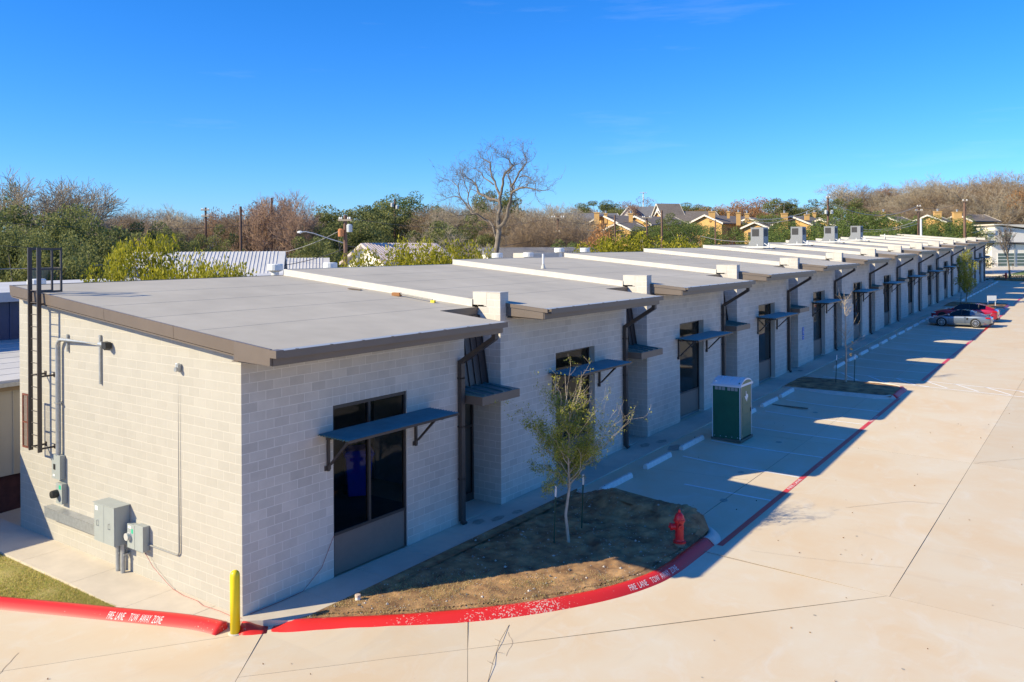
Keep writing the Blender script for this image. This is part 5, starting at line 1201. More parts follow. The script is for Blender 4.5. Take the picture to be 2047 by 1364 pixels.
for (k, v, px, py, d, lab) in [('limb', 0, 1870, 345, 185, 'tall pale bare tree on the rise, left of the top'), ('limb', 1, 1915, 348, 180, 'tall pale bare tree at the top of the rise'), ('limb', 2, 2000, 362, 175, 'bare tree above the white house roof'), ('limb', 1, 1800, 372, 190, 'bare tree right of the russet one'), ('brown', 2, 1110, 425, 80, 'bare tree behind the crossarm pole'), ('brown', 0, 1060, 430, 78, 'brown bare tree right of the tall bare one'), ('limb', 2, 870, 428, 76, 'twisted pale bare tree left of the tall bare one'), ('grey', 2, 940, 450, 66, 'low tangled bare tree beside the tall trunk'), ('brown', 1, 1155, 440, 84, 'small bare tree left of the ochre house'), ('red', 1, 1270, 402, 200, 'far bare tree between the white gables')]:
    bare_at(k, v, px, py, d, lab)
# the tall bare tree in the middle: main limbs surveyed from the photo, twigs grown on them
def tall_tree():
    rg = np.random.default_rng(5); D = 58
    base = at(1001, 512, D); g = T(base[0], base[1]) - .2
    def pt(x, y, dz): return at(880 + x / 6.2, 300 + y / 6.2, D + dz) - np.array([base[0], base[1], g])
    root = np.array([0, 0, 0.])
    L = [([(735, 1300, 0), (725, 1050, 0), (725, 960, 0)], .34, .27), ([(725, 960, 0), (722, 800, 0), (735, 640, .3), (690, 620, .6), (560, 570, 1.2), (470, 530, 1.6), (450, 440, 1.8), (400, 380, 2.2), (320, 330, 2.4)], .26, .05),
         ([(735, 640, .3), (760, 520, .2), (780, 420, 0), (800, 300, -.3), (860, 240, -.6), (900, 190, -.8), (850, 120, -1), (790, 90, -1)], .19, .04), ([(735, 640, .3), (740, 560, .4), (690, 450, .8), (640, 340, 1), (620, 250, 1.2), (625, 170, 1.4), (560, 130, 1.6), (530, 110, 1.8)], .17, .035),
         ([(660, 430, .8), (580, 370, 1.2), (520, 290, 1.8), (430, 230, 2.2)], .10, .03), ([(725, 960, 0), (790, 910, -.6), (830, 830, -1), (845, 700, -1.4), (880, 580, -1.8), (910, 510, -2.2), (1000, 465, -3), (1070, 465, -3.6), (1180, 490, -4.4), (1250, 505, -5)], .24, .04),
         ([(900, 530, -2), (880, 450, -2.4), (850, 330, -2.6), (860, 250, -2.8)], .12, .03), ([(885, 450, -2.4), (940, 360, -3), (980, 270, -3.4), (1050, 190, -3.8), (1075, 130, -4)], .13, .03), ([(980, 340, -3), (1040, 315, -3.6), (1130, 370, -4.2), (1180, 420, -4.6)], .07, .025),
         ([(700, 1100, .2), (650, 940, .8), (560, 870, 1.6), (400, 790, 2.6), (350, 670, 3.2), (350, 540, 3.4), (310, 430, 3.6)], .16, .04), ([(350, 540, 3.4), (400, 440, 3.2)], .06, .03), ([(400, 790, 2.6), (300, 650, 3.8), (240, 560, 4.2), (225, 460, 4.4), (240, 370, 4.6)], .10, .03), ([(260, 600, 4), (160, 580, 4.6), (80, 600, 5)], .07, .025), ([(225, 460, 4.4), (160, 400, 5), (110, 380, 5.4)], .06, .02),
         ([(550, 860, 1.6), (380, 800, .6), (220, 815, .2)], .08, .03)]
    big = []; tips = []
    for pl, r0, r1 in L:
        P = [pt(*q) for q in pl]; P = [np.array(v) for v in P]
        if pl[0][1] == 1300: P[0] = np.array([0, 0, 0.])
        n = len(P) - 1
        for i in range(n):
            r_k = .80; a, b = P[i], P[i + 1]; m_ = (a + b) / 2 + rg.normal(size=3) * .06 * np.linalg.norm(b - a); ra, rb = .58 * (r0 + (r1 - r0) * i / n), .58 * (r0 + (r1 - r0) * (i + 1) / n)
            big += [(a, m_, ra, (ra + rb) / 2), (m_, b, (ra + rb) / 2, rb)]
            if i >= n // 3: tips += [(m_, b - a, (ra + rb) / 2), (b, b - a, rb), (b, b - a, rb)]
        tips += [(P[-1], P[-1] - P[-2], r1)] * 3
    small = []
    def tw(p, d, Ln, r, lev):
        for k in range(3):
            d = d + rg.normal(size=3) * .32; d[2] += .10; d /= np.linalg.norm(d); q = p + d * Ln / 3; small.append((p, q, r, r * .78)); p = q; r *= .78
            if lev < 3 and rg.random() < .85:
                e = d + rg.normal(size=3) * .75; e[2] += .25; tw(p, e / np.linalg.norm(e), Ln * rg.uniform(.45, .75), max(.007, r * .7), lev + 1)
    for p, d, r in tips:
        e = d / np.linalg.norm(d) + rg.normal(size=3) * .6; e[2] += .2; tw(p, e / np.linalg.norm(e), rg.uniform(.5, 1.25), max(.013, min(.035, r * .45)), 0)
    t = thing('bare_tree', 'tallest bare silver-barked tree standing clear above the roofs in the middle', 'tree', (base[0], base[1], g))
    V, F = tubes(big, 8); link('trunk', npmesh('trunk', V, F, rg.uniform(0, 1, len(F)), M_twigg), t); V, F = tubes(small, 3); link('branches', npmesh('branches', V, F, rg.uniform(0, 1, len(F)), M_twigg), t)
tall_tree()
# small bare street tree at the right, by the white house
BT['street'] = [tree_mesh_bare('street', 61, M_twigg, H=10, spread=.42, levels=4, up=.5, trunk=.25, r0=.20, kids=(3, 4), minr=.02)]
bare_at('street', 0, 2018, 440, 118, 'small bare street tree on the lawn in front of the white garage', 'bare_tree')

# ------------------------------------------------------------------ planter trees
def young_tree():
    rg = np.random.default_rng(14); t = thing('young_oak_tree', 'young staked tree with sparse yellow-green leaves in the near planter', 'tree', (3.19, 7.30, soil(3.19, 7.3) - .02))
    big, small, leafp = [], [], []
    p = np.zeros(3); zs = [0, .7, 1.35, 1.75, 2.2, 2.7, 3.2, 3.7, 4.15]; rr = [.043, .038, .033, .028, .022, .017, .012, .008, .004]; stem = []
    for z, r_ in zip(zs, rr): stem.append((np.array([rg.normal() * .03 * (z > .5) - .03 * max(0, z - 1.4), rg.normal() * .03, z]), r_))
    for a, b in zip(stem[:-1], stem[1:]): big.append((a[0], b[0], a[1], b[1]))
    def br(p, d, L, r, lev, h0):
        n = 5
        for k in range(n):
            d = d + rg.normal(size=3) * .16; d[2] += .05; d /= np.linalg.norm(d); q = p + d * L / n; (big if lev == 0 else small).append((p, q, r, max(.0025, r * .82))); r = max(.0025, r * .82); p = q
            den = np.clip(.92 - .42 * (p[2] - 1.7) - .25 * max(0, p @ np.array([.81, .58, 0])), .06, 1.)
            for _ in range(5 if lev else 1):
                if rg.random() < den: leafp.append(p + rg.normal(size=3) * .06)
            if lev < 2 and rg.random() < (.85 if lev == 0 else .6):
                e = d + rg.normal(size=3) * .65; e[2] += .15; e /= np.linalg.norm(e); br(p, e, L * rg.uniform(.35, .55), r * .7, lev + 1, h0)
    for i in range(26):
        h = rg.uniform(1.25, 3.1); k = np.searchsorted(zs, h) - 1; u = (h - zs[k]) / (zs[k + 1] - zs[k]); p = stem[k][0] * (1 - u) + stem[k + 1][0] * u; a = i * 2.4 + rg.normal() * .3
        tilt = rg.uniform(.7, 1.3) if h < 2.1 else rg.uniform(1.1, 2.0); d = np.array([math.cos(a), math.sin(a), tilt]); d /= np.linalg.norm(d); br(p, d, rg.uniform(.85, 1.5) * (1.25 - .24 * (h - 1.3)), .013, 0, h)
    V, F = tubes(big, 6); link('trunk', npmesh('trunk', V, F, rg.uniform(0, 1, len(F)), mat('pale_young_bark', (.42, .35, .27), .85, noise=.15, nscale=9, tint=.15)), t)
    V, F = tubes(small, 4); link('branches', npmesh('branches', V, F, rg.uniform(0, 1, len(F)), MATS['pale_young_bark']), t)
    P = np.repeat(np.array(leafp), 5, 0); P = P + rg.normal(size=P.shape) * .04; V, F, Tn = leaves(P, .050, rg.uniform(0, 1, len(P)), rg, .42); link('crown', npmesh('crown', V, F, Tn, L_young), t); return t
young_tree()
def stake(x, y, z, lab, lean=0.):
    t = thing('tree_stake', lab, 'stake', (x, y, z)); b = MB(); b.box(-.018, .018, -.006, .006, -.1, 1.15); b.box(-.005, .005, .006, .022, -.1, 1.15); b.build('post', mat('stake_green', (.012, .05, .03), .6), t); b = MB(); b.box(-.021, .021, -.009, .009, 1.15, 1.42); b.build('tip', M_plastic_w, t); t.rotation_euler = (lean, .04, .3)
stake(2.98, 6.93, soil(2.98, 6.93), 'dark green stake with white tip left of the young tree'); stake(2.95, 8.30, soil(2.95, 8.3), 'dark green stake with white tip right of the young tree')
def sapling():
    x, y = 3.43, 32.9; z = G(y) + .0; rg = np.random.default_rng(12); t = thing('leafless_sapling', 'leafless pale sapling with upturned twigs on the second planter island', 'tree', (x, y, z))
    S_ = []; p = np.zeros(3); 
    for i in range(8): q = np.array([rg.normal() * .02, rg.normal() * .02, .53 * (i + 1)]); S_.append((p, q, .05 - .0048 * i, .05 - .0048 * (i + 1))); p = q
    V, F = tubes(S_, 8); link('trunk', npmesh('trunk', V, F, rg.uniform(0, 1, len(F)), MATS['pale_young_bark']), t); B_ = []
    for i in range(34):
        h = rg.uniform(1.6, 4.1); a = rg.uniform(0, 6.28); L_ = rg.uniform(.5, 1.15) * (1.1 - .16 * (h - 1.6)); r_ = .012; p = np.array([0, 0, h]); d = np.array([math.cos(a), math.sin(a), .55 + .2 * (h - 1.6)])
        for k in range(4): d = d + rg.normal(size=3) * .18; d[2] += .1; d /= np.linalg.norm(d); q = p + d * L_ / 4; B_.append((p, q, r_, r_ * .75)); p2 = q + (d + rg.normal(size=3) * .6) * L_ * .18; B_.append((q, p2, r_ * .6, .004)); p = q; r_ *= .75
    V, F = tubes(B_, 4); link('branches', npmesh('branches', V, F, rg.uniform(0, 1, len(F)), MATS['pale_young_bark']), t)
    P = np.array([[.35, -.35, 1.75], [.32, -.3, 1.45], [.2, .5, 2.0], [.3, -.33, 1.5]]); V, F, Tn = leaves(P, .16, [1, .8, .9, .9], rg, .8); link('dead_leaves', npmesh('dead_leaves', V, F, Tn, leafmat('dead_leaf', (.4, .25, .12), (.6, .42, .2))), t)
sapling()
stake(3.05, 32.5, G(32.5), 'dark stake with white tip left of the leafless sapling'); stake(3.75, 33.2, G(33.2), 'dark stake with white tip right of the leafless sapling')
t = thing('young_oak_tree', 'narrow yellow-green young tree on the far island beyond the cars', 'tree', (2.6, 80.9, G(81))); rg = np.random.default_rng(8)
P, tn, C = crown_points(rg, 5200, 1.15, 1.15, 2.0, 30, .33); P[:, 2] += 3.1; C[:, 2] += 3.1; V, F, Tn = leaves(P, .13, tn, rg); link('crown', npmesh('crown', V, F, Tn, L_young), t); V, F = trunk_to(3, C[::3], 1.6, .06); link('trunk', npmesh('trunk', V, F, rg.uniform(0, 1, len(F)), M_bark), t)
stake(2.2, 80.6, G(80.6), 'dark stake with white tip beside the narrow far tree')
# dead twig on the drive
b = MB(); TWIG = [(5.43, 1.03), (5.14, 1.55), (4.92, 1.95), (4.74, 2.31), (4.45, 3.01)]
b.tube([(x, y, -.125 + .03 * (i % 2)) for i, (x, y) in enumerate(TWIG)], .005, 4)
for i in (1, 2, 3): x, y = TWIG[i]; b.tube([(x, y, -.11), (x + .14 * (-1) ** i, y + .02, -.10)], .003, 4)
o = b.build('twig', M_wood, None); tag(o, 'thin dead twig lying on the pale drive near the bottom of the photo', 'twig')

# ------------------------------------------------------------------ neighbours on the left and behind
M_beige = mat('beige_metal_wall', (.48, .44, .35), .6, noise=.05, nscale=1, n2=.05); M_navy = mat('navy_metal_siding', (.018, .05, .13), .45, noise=.08); M_wroof = mat('white_metal_roof', (.60, .585, .56), .55, noise=.06, nscale=.8, n2=.06); M_baseshade = mat('shade_dark_red', (.075, .028, .026), .9, noise=.3, nscale=5)
t = thing('metal_building', 'beige metal building with white low roof and navy upper wall at the far left', 'building', (-14, 0, 0))
def lbx(nm, m, *a): 
    b = MB(); b.box(a[0] + 14, a[1] + 14, *a[2:]); return b.build(nm, m, t)
wl = lbx('wall', M_beige, -30, -11.5, -16, 9.5, .95, 3.52)
for i in range(26): b = MB(); yy = -15.5 + i * .95; b.box(2.5, 2.53, yy, yy + .04, .96, 3.4); b.build('wall_rib', M_beige, wl)
lbx('shade_dark_base', M_baseshade, -30, -11.6, -16, 9.5, -.3, .94)  # dark strip standing in for shaded plants and ground below the wall
b = MB(); b.tube([(2.58, .18, 3.4), (2.58, .18, .7)], .03, 8); b.build('downpipe', M_galv, t)
lbx('eave', mat('tan_eave', (.30, .22, .13), .7), -11.6, -11.3, -16, 9.5, 3.40, 3.53)
for i in range(8):
    b = MB(); xa, xb = -11.2 - i * .74, -11.2 - (i + 1) * .74; za, zb = 3.72 + i * .072, 3.72 + (i + 1) * .072
    b.hexa([(xb + 14, -16, zb - .12), (xa + 14, -16, za - .12), (xa + 14, 9.5, za - .12), (xb + 14, 9.5, zb - .12)], [(xb + 14, -16, zb - .01), (xa + 14, -16, za), (xa + 14, 9.5, za), (xb + 14, 9.5, zb - .01)]); b.build('roof_sheet', M_wroof, t)
lbx('gutter', M_galv, -11.32, -11.12, -16, 9.5, 3.54, 3.66)
uw = lbx('upper_wall', M_navy, -29, -17.1, -16, 60, 2.0, 5.72)
for i in range(60): b = MB(); yy = -15.5 + i * .42; b.box(-3.1, -3.06, yy, yy + .05, 4.1, 5.6); b.build('siding_rib', M_navy, uw)
lbx('upper_roof', M_wroof, -27, -16.85, -16.2, 60, 5.73, 5.95); lbx('roof_edge', mat('pale_fascia', (.42, .44, .48), .6), -16.86, -16.80, -16.2, 60, 5.62, 5.949)
# shrub debris in the dark gap: crossed pale pipes on a stand
t = thing('pipe_rack', 'crossed pale pipes lying in the dark corner at the left edge', 'pipes', (-10.6, -.6, 0)); b = MB(); b.tube([(-.5, .0, .15), (.35, .15, .25)], .03, 6); b.build('pipe', M_galv, t); b = MB(); b.tube([(-.1, .05, .2), (.12, .1, .75)], .02, 6); b.build('pipe', M_galv, t); b = MB(); b.tube([(-.15, .0, .2), (-.35, -.05, .8)], .02, 6); b.build('pipe', M_galv, t)
def mushroom(px, py, xplane, lab, r=.32, h=.55):
    c, s_ = math.cos(-.0061), math.sin(-.0061); d0 = at(px, py, 1.) - CAMP; k = (xplane - CAMP[0]) / d0[0]; p = CAMP + d0 * k
    t = thing('roof_vent', lab, 'roof vent', (p[0], p[1], p[2] - h), group='white mushroom vents behind the roofs'); b = MB(); b.lathe([(r * .5, -.6), (r * .5, h * .6)], n=14); b.build('pipe', M_plastic_w, t); b = MB(); b.lathe([(r * .6, h * .45), (r, h * .55), (r, h * .95), (r * .9, h)], n=18); b.build('cap', M_plastic_w, t)
for px, py, lab, r in [(73, 558, 'white round roof vent seen through the ladder rails', .26), (550, 528, 'white round roof vent by the first roof step', .30), (660, 525, 'second white round vent behind the second roof', .30), (994, 506, 'white round vent below the tall bare tree', .30), (1056, 505, 'white round vent left of the white parapet box', .30), (1118, 496, 'white round vent above the slim vent pipe', .30), (1169, 496, 'white round vent beside the dark red bush', .30)]: mushroom(px, py, -12.5, lab, r)
t = thing('parapet_box', 'low white roof box behind the third roof, left of the step', 'roof box', (0, 0, 0)); p0, p1 = at(1063, 514, 47), at(1126, 513, 50); b = MB(); b.hexa([tuple(p0 + np.array([0, 0, -1])), tuple(p1 + np.array([0, 0, -1])), tuple(p1 + np.array([-1.5, .3, -1])), tuple(p0 + np.array([-1.5, .3, -1]))], [tuple(p0 + np.array([0, 0, .22])), tuple(p1 + np.array([0, 0, .22])), tuple(p1 + np.array([-1.5, .3, .22])), tuple(p0 + np.array([-1.5, .3, .22]))]); b.build('box', M_white, t)

def gable(t, c, L_, W_, zw, zr, rot, wm, rm, over=.4, trim=None, nm='roof', fr=None):
    """block with a pitched roof; ridge along local x; c = ground centre (x,y,z)"""
    M = Matrix.Translation(Vector(c)) @ Matrix.Rotation(rot, 4, 'Z'); h, w_ = L_ / 2, W_ / 2; b = MB(); b.M = M
    b.box(-h, h, -w_, w_, -2, zw); b.faces([(-h, -w_, zw), (-h, w_, zw), (-h, 0, zr), (h, -w_, zw), (h, w_, zw), (h, 0, zr)], [(0, 1, 2), (3, 5, 4)]); wl = b.build('wall', wm, t)
    b = MB(); b.M = M; sl = (zr - zw) / w_; e = over
    for s_ in (-1, 1):
        b.hexa([(-h - e, s_ * (w_ + e), zw - sl * e), (h + e, s_ * (w_ + e), zw - sl * e), (h + e, 0, zr), (-h - e, 0, zr)], [(-h - e, s_ * (w_ + e), zw - sl * e + .2), (h + e, s_ * (w_ + e), zw - sl * e + .2), (h + e, 0, zr + .2), (-h - e, 0, zr + .2)])
    rf = b.build(nm, rm, t)
    if trim:
        for sx in (-1, 1):
            for s_ in (-1, 1): b = MB(); b.M = M; b.hexa([(sx * (h + e) - .02, s_ * (w_ + e), zw - sl * e - .05), (sx * (h + e) + .06, s_ * (w_ + e), zw - sl * e - .05), (sx * (h + e) + .06, 0, zr - .05), (sx * (h + e) - .02, 0, zr - .05)], [(sx * (h + e) - .02, s_ * (w_ + e), zw - sl * e + .24), (sx * (h + e) + .06, s_ * (w_ + e), zw - sl * e + .24), (sx * (h + e) + .06, 0, zr + .24), (sx * (h + e) - .02, 0, zr + .24)]); b.build('barge_board', trim, t)
    return M, wl, rf
def windows(M, wl, lst, dm=None):
    for (side, u, z, w_, h_, off) in lst:       # side: 'x' gable end at x=off, 'y' long side at y=off
        b = MB(); b.M = M
        if side == 'x': b.box(off - .03, off + .03, u - w_ / 2, u + w_ / 2, z, z + h_)
        else: b.box(u - w_ / 2, u + w_ / 2, off - .03, off + .03, z, z + h_)
        f = b.build('window', M_frame, wl)
def chimney(t, px, py, d, w_, h_, lab=None):
    p = at(px, py, d); b = MB(); r = math.radians(25); b.M = Matrix.Translation(Vector(p)) @ Matrix.Rotation(r, 4, 'Z'); b.box(-w_ / 2, w_ / 2, -w_ * .35, w_ * .35, -h_, 0); b.box(-w_ / 2 - .08, w_ / 2 + .08, -w_ * .35 - .08, w_ * .35 + .08, -.12, .02); c = b.build('chimney', M_ochre, t)
    b = MB(); b.M = Matrix.Translation(Vector(p)); b.lathe([(.14, 0), (.14, .35), (.2, .36), (.2, .45)], n=8); b.build('flue', M_galv, c)
M_ochre = mat('ochre_stucco', (.60, .36, .13), .85, noise=.06, nscale=1.5); M_shin = mat('brown_shingle', (.20, .165, .135), .9, noise=.15, nscale=2, n2=.1); M_barge = mat('cream_trim', (.72, .66, .56), .6); M_wht = mat('white_stucco', (.78, .74, .66), .8, noise=.04); M_shdk = mat('dark_shingle', (.055, .06, .075), .9, noise=.15, nscale=2); M_shgr = mat('grey_shingle', (.19, .185, .19), .9, noise=.12, nscale=2)
VY = math.atan2(FW[1], FW[0])      # heading away from the camera
def town(lab, gables, chims, d):
    px, py = gables[0][0], gables[0][1]; p = at(px, py, d); t = thing('townhouse', lab, 'house', (0, 0, 0))
    for (gx, gy, wpx, lpx, dd, turn) in gables:
        q = at(gx, gy, d + dd); k = (d + dd) / FPX; W_ = wpx * k; L_ = lpx * k * 1.3; zg = T(q[0], q[1]) - .5; zr = q[2] - zg; zw = zr - W_ * .5 * .42
        c = q + np.array([math.cos(VY + turn), math.sin(VY + turn), 0]) * L_ / 2; M, wl, rf = gable(t, (c[0], c[1], zg), L_, W_, zw, zr, VY + turn, M_ochre, M_shin, .5, M_barge)
        windows(M, wl, [('x', -W_ * .2, zw - 2.0, .9, 1.3, -L_ / 2), ('x', W_ * .2, zw - 2.0, .9, 1.3, -L_ / 2)] + [('y', u, zw - 2.2, 1.2, 1.3, -W_ / 2) for u in np.arange(-L_ * .3, L_ * .4, 3.)])
    for (cx, cy, w_, h_) in chims: chimney(t, cx, cy, d - .5, w_ * d / FPX, h_ * d / FPX)
    return t
town('ochre townhouse left of the white gabled house, partly behind orange trees', [(1206, 432, 80, 70, 0, -.75), (1272, 434, 75, 90, 3, -.85), (1235, 448, 60, 50, -6, -.7)], [(1193, 425, 10, 34), (1211, 427, 6, 20), (1261, 427, 8, 18)], 140)
town('ochre townhouse in the middle with four chimneys', [(1411, 432, 70, 120, 0, -.75), (1498, 437, 60, 70, 4, -.75), (1510, 446, 46, 30, -8, -.6)], [(1423, 423, 12, 20), (1456, 423, 5, 14), (1476, 425, 8, 26), (1493, 427, 8, 18)], 142)
town('ochre townhouse with tall chimney behind the junipers near the rooftop units', [(1583, 434, 76, 110, 0, -.7), (1640, 440, 60, 80, 2, -.8)], [(1568, 426.5, 12, 26), (1613, 428.6, 9, 12), (1628, 425.5, 6, 10)], 142)
town('small ochre townhouse peeking over the long juniper hedge', [(1770, 434, 60, 60, 0, -.8)], [(1766, 424, 7, 12)], 150)
town('ochre townhouse at the right end of the hedge with two broad chimneys', [(1855, 432, 60, 60, 0, -.7), (1915, 430, 60, 60, 16, -1.1)], [(1874, 423, 13, 22), (1913, 424, 15, 32)], 152)
# white gabled house behind
t = thing('white_house', 'white house with dark steep roofs behind the first ochre townhouse', 'house', (0, 0, 0))
q = at(1243, 414.6, 205); zg = T(q[0], q[1]) - .5; c = q + np.array([math.cos(VY - .9), math.sin(VY - .9), 0]) * 3.5; gable(t, (c[0], c[1], zg), 7, 10, q[2] - zg - 5.5, q[2] - zg, VY - .35, M_wht, M_shdk, .3, M_wht)
q = at(1300, 415, 212); c = q; zg = T(q[0], q[1]) - .5; gable(t, (c[0], c[1], zg), 9, 9, q[2] - zg - 4, q[2] - zg, VY - 1.5, M_wht, M_shgr, .3, M_wht)
for (px, py, W_, L_, lab, m_, r_) in [(1170, 428, 9, 15, 'long grey-roofed house beyond the brown wood left of the ochre house', M_wht, M_shgr), (1335, 409, 5, 5, 'tan roofed house on the ridge right of the antenna mast', M_wht, M_shin), (1372, 424, 8, 14, 'small orange walled house on the ridge among the trees', M_ochre, M_shin)]:
    q = at(px, py, 195); zg = T(q[0], q[1]) - .5; t = thing('house', lab, 'house', (0, 0, 0)); gable(t, (q[0], q[1], zg), L_, W_, q[2] - zg - 2.6, q[2] - zg, VY - 1.3, m_, r_, .5, M_barge)
# white sheds with ribbed metal roofs behind the near roof, the cottage
def shed(lab, px, py, d, L_, W_, rise, rot, wm, rm, hw):
    q = at(px, py, d); zg = q[2] - hw; t = thing('metal_shed', lab, 'shed', (0, 0, 0)); M, wl, rf = gable(t, (q[0], q[1], zg), L_, W_, hw - rise, hw, rot, wm, rm, .35)
    sl = rise / (W_ / 2)
    for s_ in (-1, 1):
        b = MB(); b.M = M; u = -L_ / 2
        while u < L_ / 2 + .01:
            b.hexa([(u - .02, s_ * (W_ / 2 + .35), hw - rise - sl * .35 + .2), (u + .02, s_ * (W_ / 2 + .35), hw - rise - sl * .35 + .2), (u + .03, s_ * .02, hw + .2), (u - .03, s_ * .02, hw + .2)], [(u - .02, s_ * (W_ / 2 + .35), hw - rise - sl * .35 + .225), (u + .02, s_ * (W_ / 2 + .35), hw - rise - sl * .35 + .225), (u + .02, s_ * .02, hw + .225), (u - .02, s_ * .02, hw + .225)]); u += .22
        b.build('roof_rib', rm, rf, kind='stuff')
    return t
shed('white shed with ribbed metal roof behind the yellow-green shrubs', 418, 510, 52, 8.5, 6.5, 1.3, VY - 1.35, M_wht, M_wroof, 4.6)
shed('smaller white metal roof right of the ribbed shed', 575, 522, 58, 5, 5, 1.0, VY - 1.35, M_wht, M_wroof, 4.0)
shed('white cottage with rusty streaked metal roof behind the bushes', 800, 492, 58, 6, 4.2, 1.1, VY - .75, M_wht, mat('rusty_metal_roof', (.50, .36, .32), .6, col2=(.62, .58, .56), nscale=2.5), 4.6)
shed('low pale roof beside the foot of the tall bare tree', 1075, 500, 66, 9, 5, .8, VY - 1.2, M_wht, M_shgr, 3.2)
shed('far white gable seen through the brown wood on the left', 472, 458, 100, 6, 5, 1.6, VY, M_wht, M_wroof, 4.)
# timber fence behind the left roof
t = thing('timber_fence', 'yellow lit timber fence under the evergreens, seen through the ladder rails', 'fence', (0, 0, 0)); p0, p1 = at(62, 552, 43), at(136, 549, 46); n = 34
rail = MB()
for i in range(n):
    a = p0 + (p1 - p0) * i / n; b_ = p0 + (p1 - p0) * (i + .88) / n; hh = .38 + random.uniform(-.03, .03); b = MB(); nn = np.array([.02, -.02, 0])
    b.hexa([tuple(a - [0, 0, 1.]), tuple(b_ - [0, 0, 1.]), tuple(b_ + nn - [0, 0, 1.]), tuple(a + nn - [0, 0, 1.])], [tuple(a + [0, 0, hh]), tuple(b_ + [0, 0, hh]), tuple(b_ + nn + [0, 0, hh]), tuple(a + nn + [0, 0, hh])], t=random.random()); b.build('fence_board', mat('fence_timber', (.55, .36, .17), .85, noise=.2, nscale=3, tint=.25), t)

# ------------------------------------------------------------------ poles and wires
M_wire = mat('wire', (.10, .09, .09), .6); M_wirew = mat('pale_wire', (.50, .47, .43), .6)
def pole(lab, px, pytop, d, r=.14, arms=(), trans=(), lean=0., name='utility_pole', m=None):
    p = at(px, pytop, d); g = T(p[0], p[1]) - .3; t = thing(name, lab, 'utility pole', (p[0], p[1], g)); H = p[2] - g
    b = MB(); b.tube([(0, 0, 0), (0, 0, H)], [r * 1.15, r * .8], 10); b.build('pole', m or M_pole, t)
    for (dz, half) in arms:
        b = MB(); b.M = Matrix.Rotation(YAW, 4, 'Z'); b.box(-half, half, -.2, -.06, H - dz - .06, H - dz + .06); a_ = b.build('crossarm', mat('weathered_arm', (.42, .34, .24), .85), t)
        for u in (-half + .1, -half * .5, half * .5, half - .1): b = MB(); b.M = Matrix.Rotation(YAW, 4, 'Z'); b.lathe([(.05, H - dz + .06), (.06, H - dz + .12), (.03, H - dz + .22)], (u, -.13, 0), 8); b.build('insulator', M_plastic_w, a_)
    for (dz, off, m_) in trans:
        b = MB(); b.M = Matrix.Rotation(YAW, 4, 'Z'); b.lathe([(.19, H - dz - .45), (.2, H - dz), (.12, H - dz + .08)], (off, -.25, 0), 12); b.build('transformer', m_, t)
    return t, p
M_tr1 = mat('transformer_grey', (.50, .52, .52), .5); M_tr2 = mat('transformer_rust', (.50, .19, .07), .6)
tp, pp = pole('utility pole with crossarm, grey and rusty transformers, carrying the street lamp', 690, 430, 56, .15, [(.35, .45)], [(.7, .33, M_tr1), (1.0, -.24, M_tr2)])
b = MB(); H = pp[2] - tp.location.z; pts = [at(690, 487, 56) - np.array([pp[0], pp[1], tp.location.z])]
q0 = pts[0]; pts += [at(660, 478, 56) - np.array([pp[0], pp[1], tp.location.z]), at(628, 467, 56) - np.array([pp[0], pp[1], tp.location.z]), at(612, 463.5, 56) - np.array([pp[0], pp[1], tp.location.z]), at(604, 464, 56) - np.array([pp[0], pp[1], tp.location.z])]
b.tube([tuple(p) for p in pts], .035, 8); arm_ = b.build('lamp_arm', M_galv, tp); b = MB(); e = pts[-1]; b.tube([tuple(e + RT * .02), tuple(e - RT * .12 - UPV * .01), tuple(e - RT * .33 - UPV * .02)], [.05, .10, .05], 10); b.build('lamp_head', M_plastic_w, tp)
pole('thin far pole with short crossarms against the sky at the left', 411, 415, 95, .14, [(.3, .5), (1.0, .45)]); pole('bare brown pole left of the reddish willows', 481, 413, 80, .13); pole('bare brown pole among the reddish willows', 543, 396, 86, .14)
pole('pole with white transformers on the evergreen knoll', 789, 398, 108, .14, [], [(.9, .35, M_tr1), (.6, -.3, M_tr1)]); pc_, pcp = pole('pole with wide pale crossarm right of the tall bare tree', 1115, 433, 84, .17, [(.15, .68), (1.6, .3)])
pole('slim pole in front of the first ochre house', 1229, 430, 96, .12); pole('crossarm pole in front of the second ochre gable', 1293, 434, 100, .12, [(.1, .6)]); pole('dark pole right of the first ochre house', 1323, 421, 112, .16)
pole('slim pole in front of the middle ochre house', 1430, 440, 100, .1); pA, pAp = pole('tall brown pole with a pair of grey transformers', 1655, 393, 112, .17, [(.2, .3)], [(1.9, -.36, M_tr1), (1.9, .42, M_tr1)]); pB, pBp = pole('brown pole with insulators above the long hedge', 1836, 409, 118, .17, [(.3, .3), (.9, .55)])
pole('short white pole in front of the insulator pole', 1841, 438, 112, .15, name='white_pole', m=M_plastic_w); pD, pDp = pole('brown pole at the right end of the hedge', 1928, 400, 116, .19, [(.15, .4)]); pole('white slender antenna mast on the ridge behind the domed tree', 1286, 384, 240, .18, [(.3, 1.0)], name='antenna_mast', m=M_plastic_w)
def wire(lab, a, b_, sag, r=.012, m=None, grp=None):
    a = np.array(a); b_ = np.array(b_); pts = [tuple(a + (b_ - a) * k / 16 - np.array([0, 0, sag * 4 * (k / 16) * (1 - k / 16)])) for k in range(17)]; b = MB(); b.tube(pts, r, 4, caps=False); o = b.build('wire', m or M_wire, None, fix=False); tag(o, lab, 'wire')
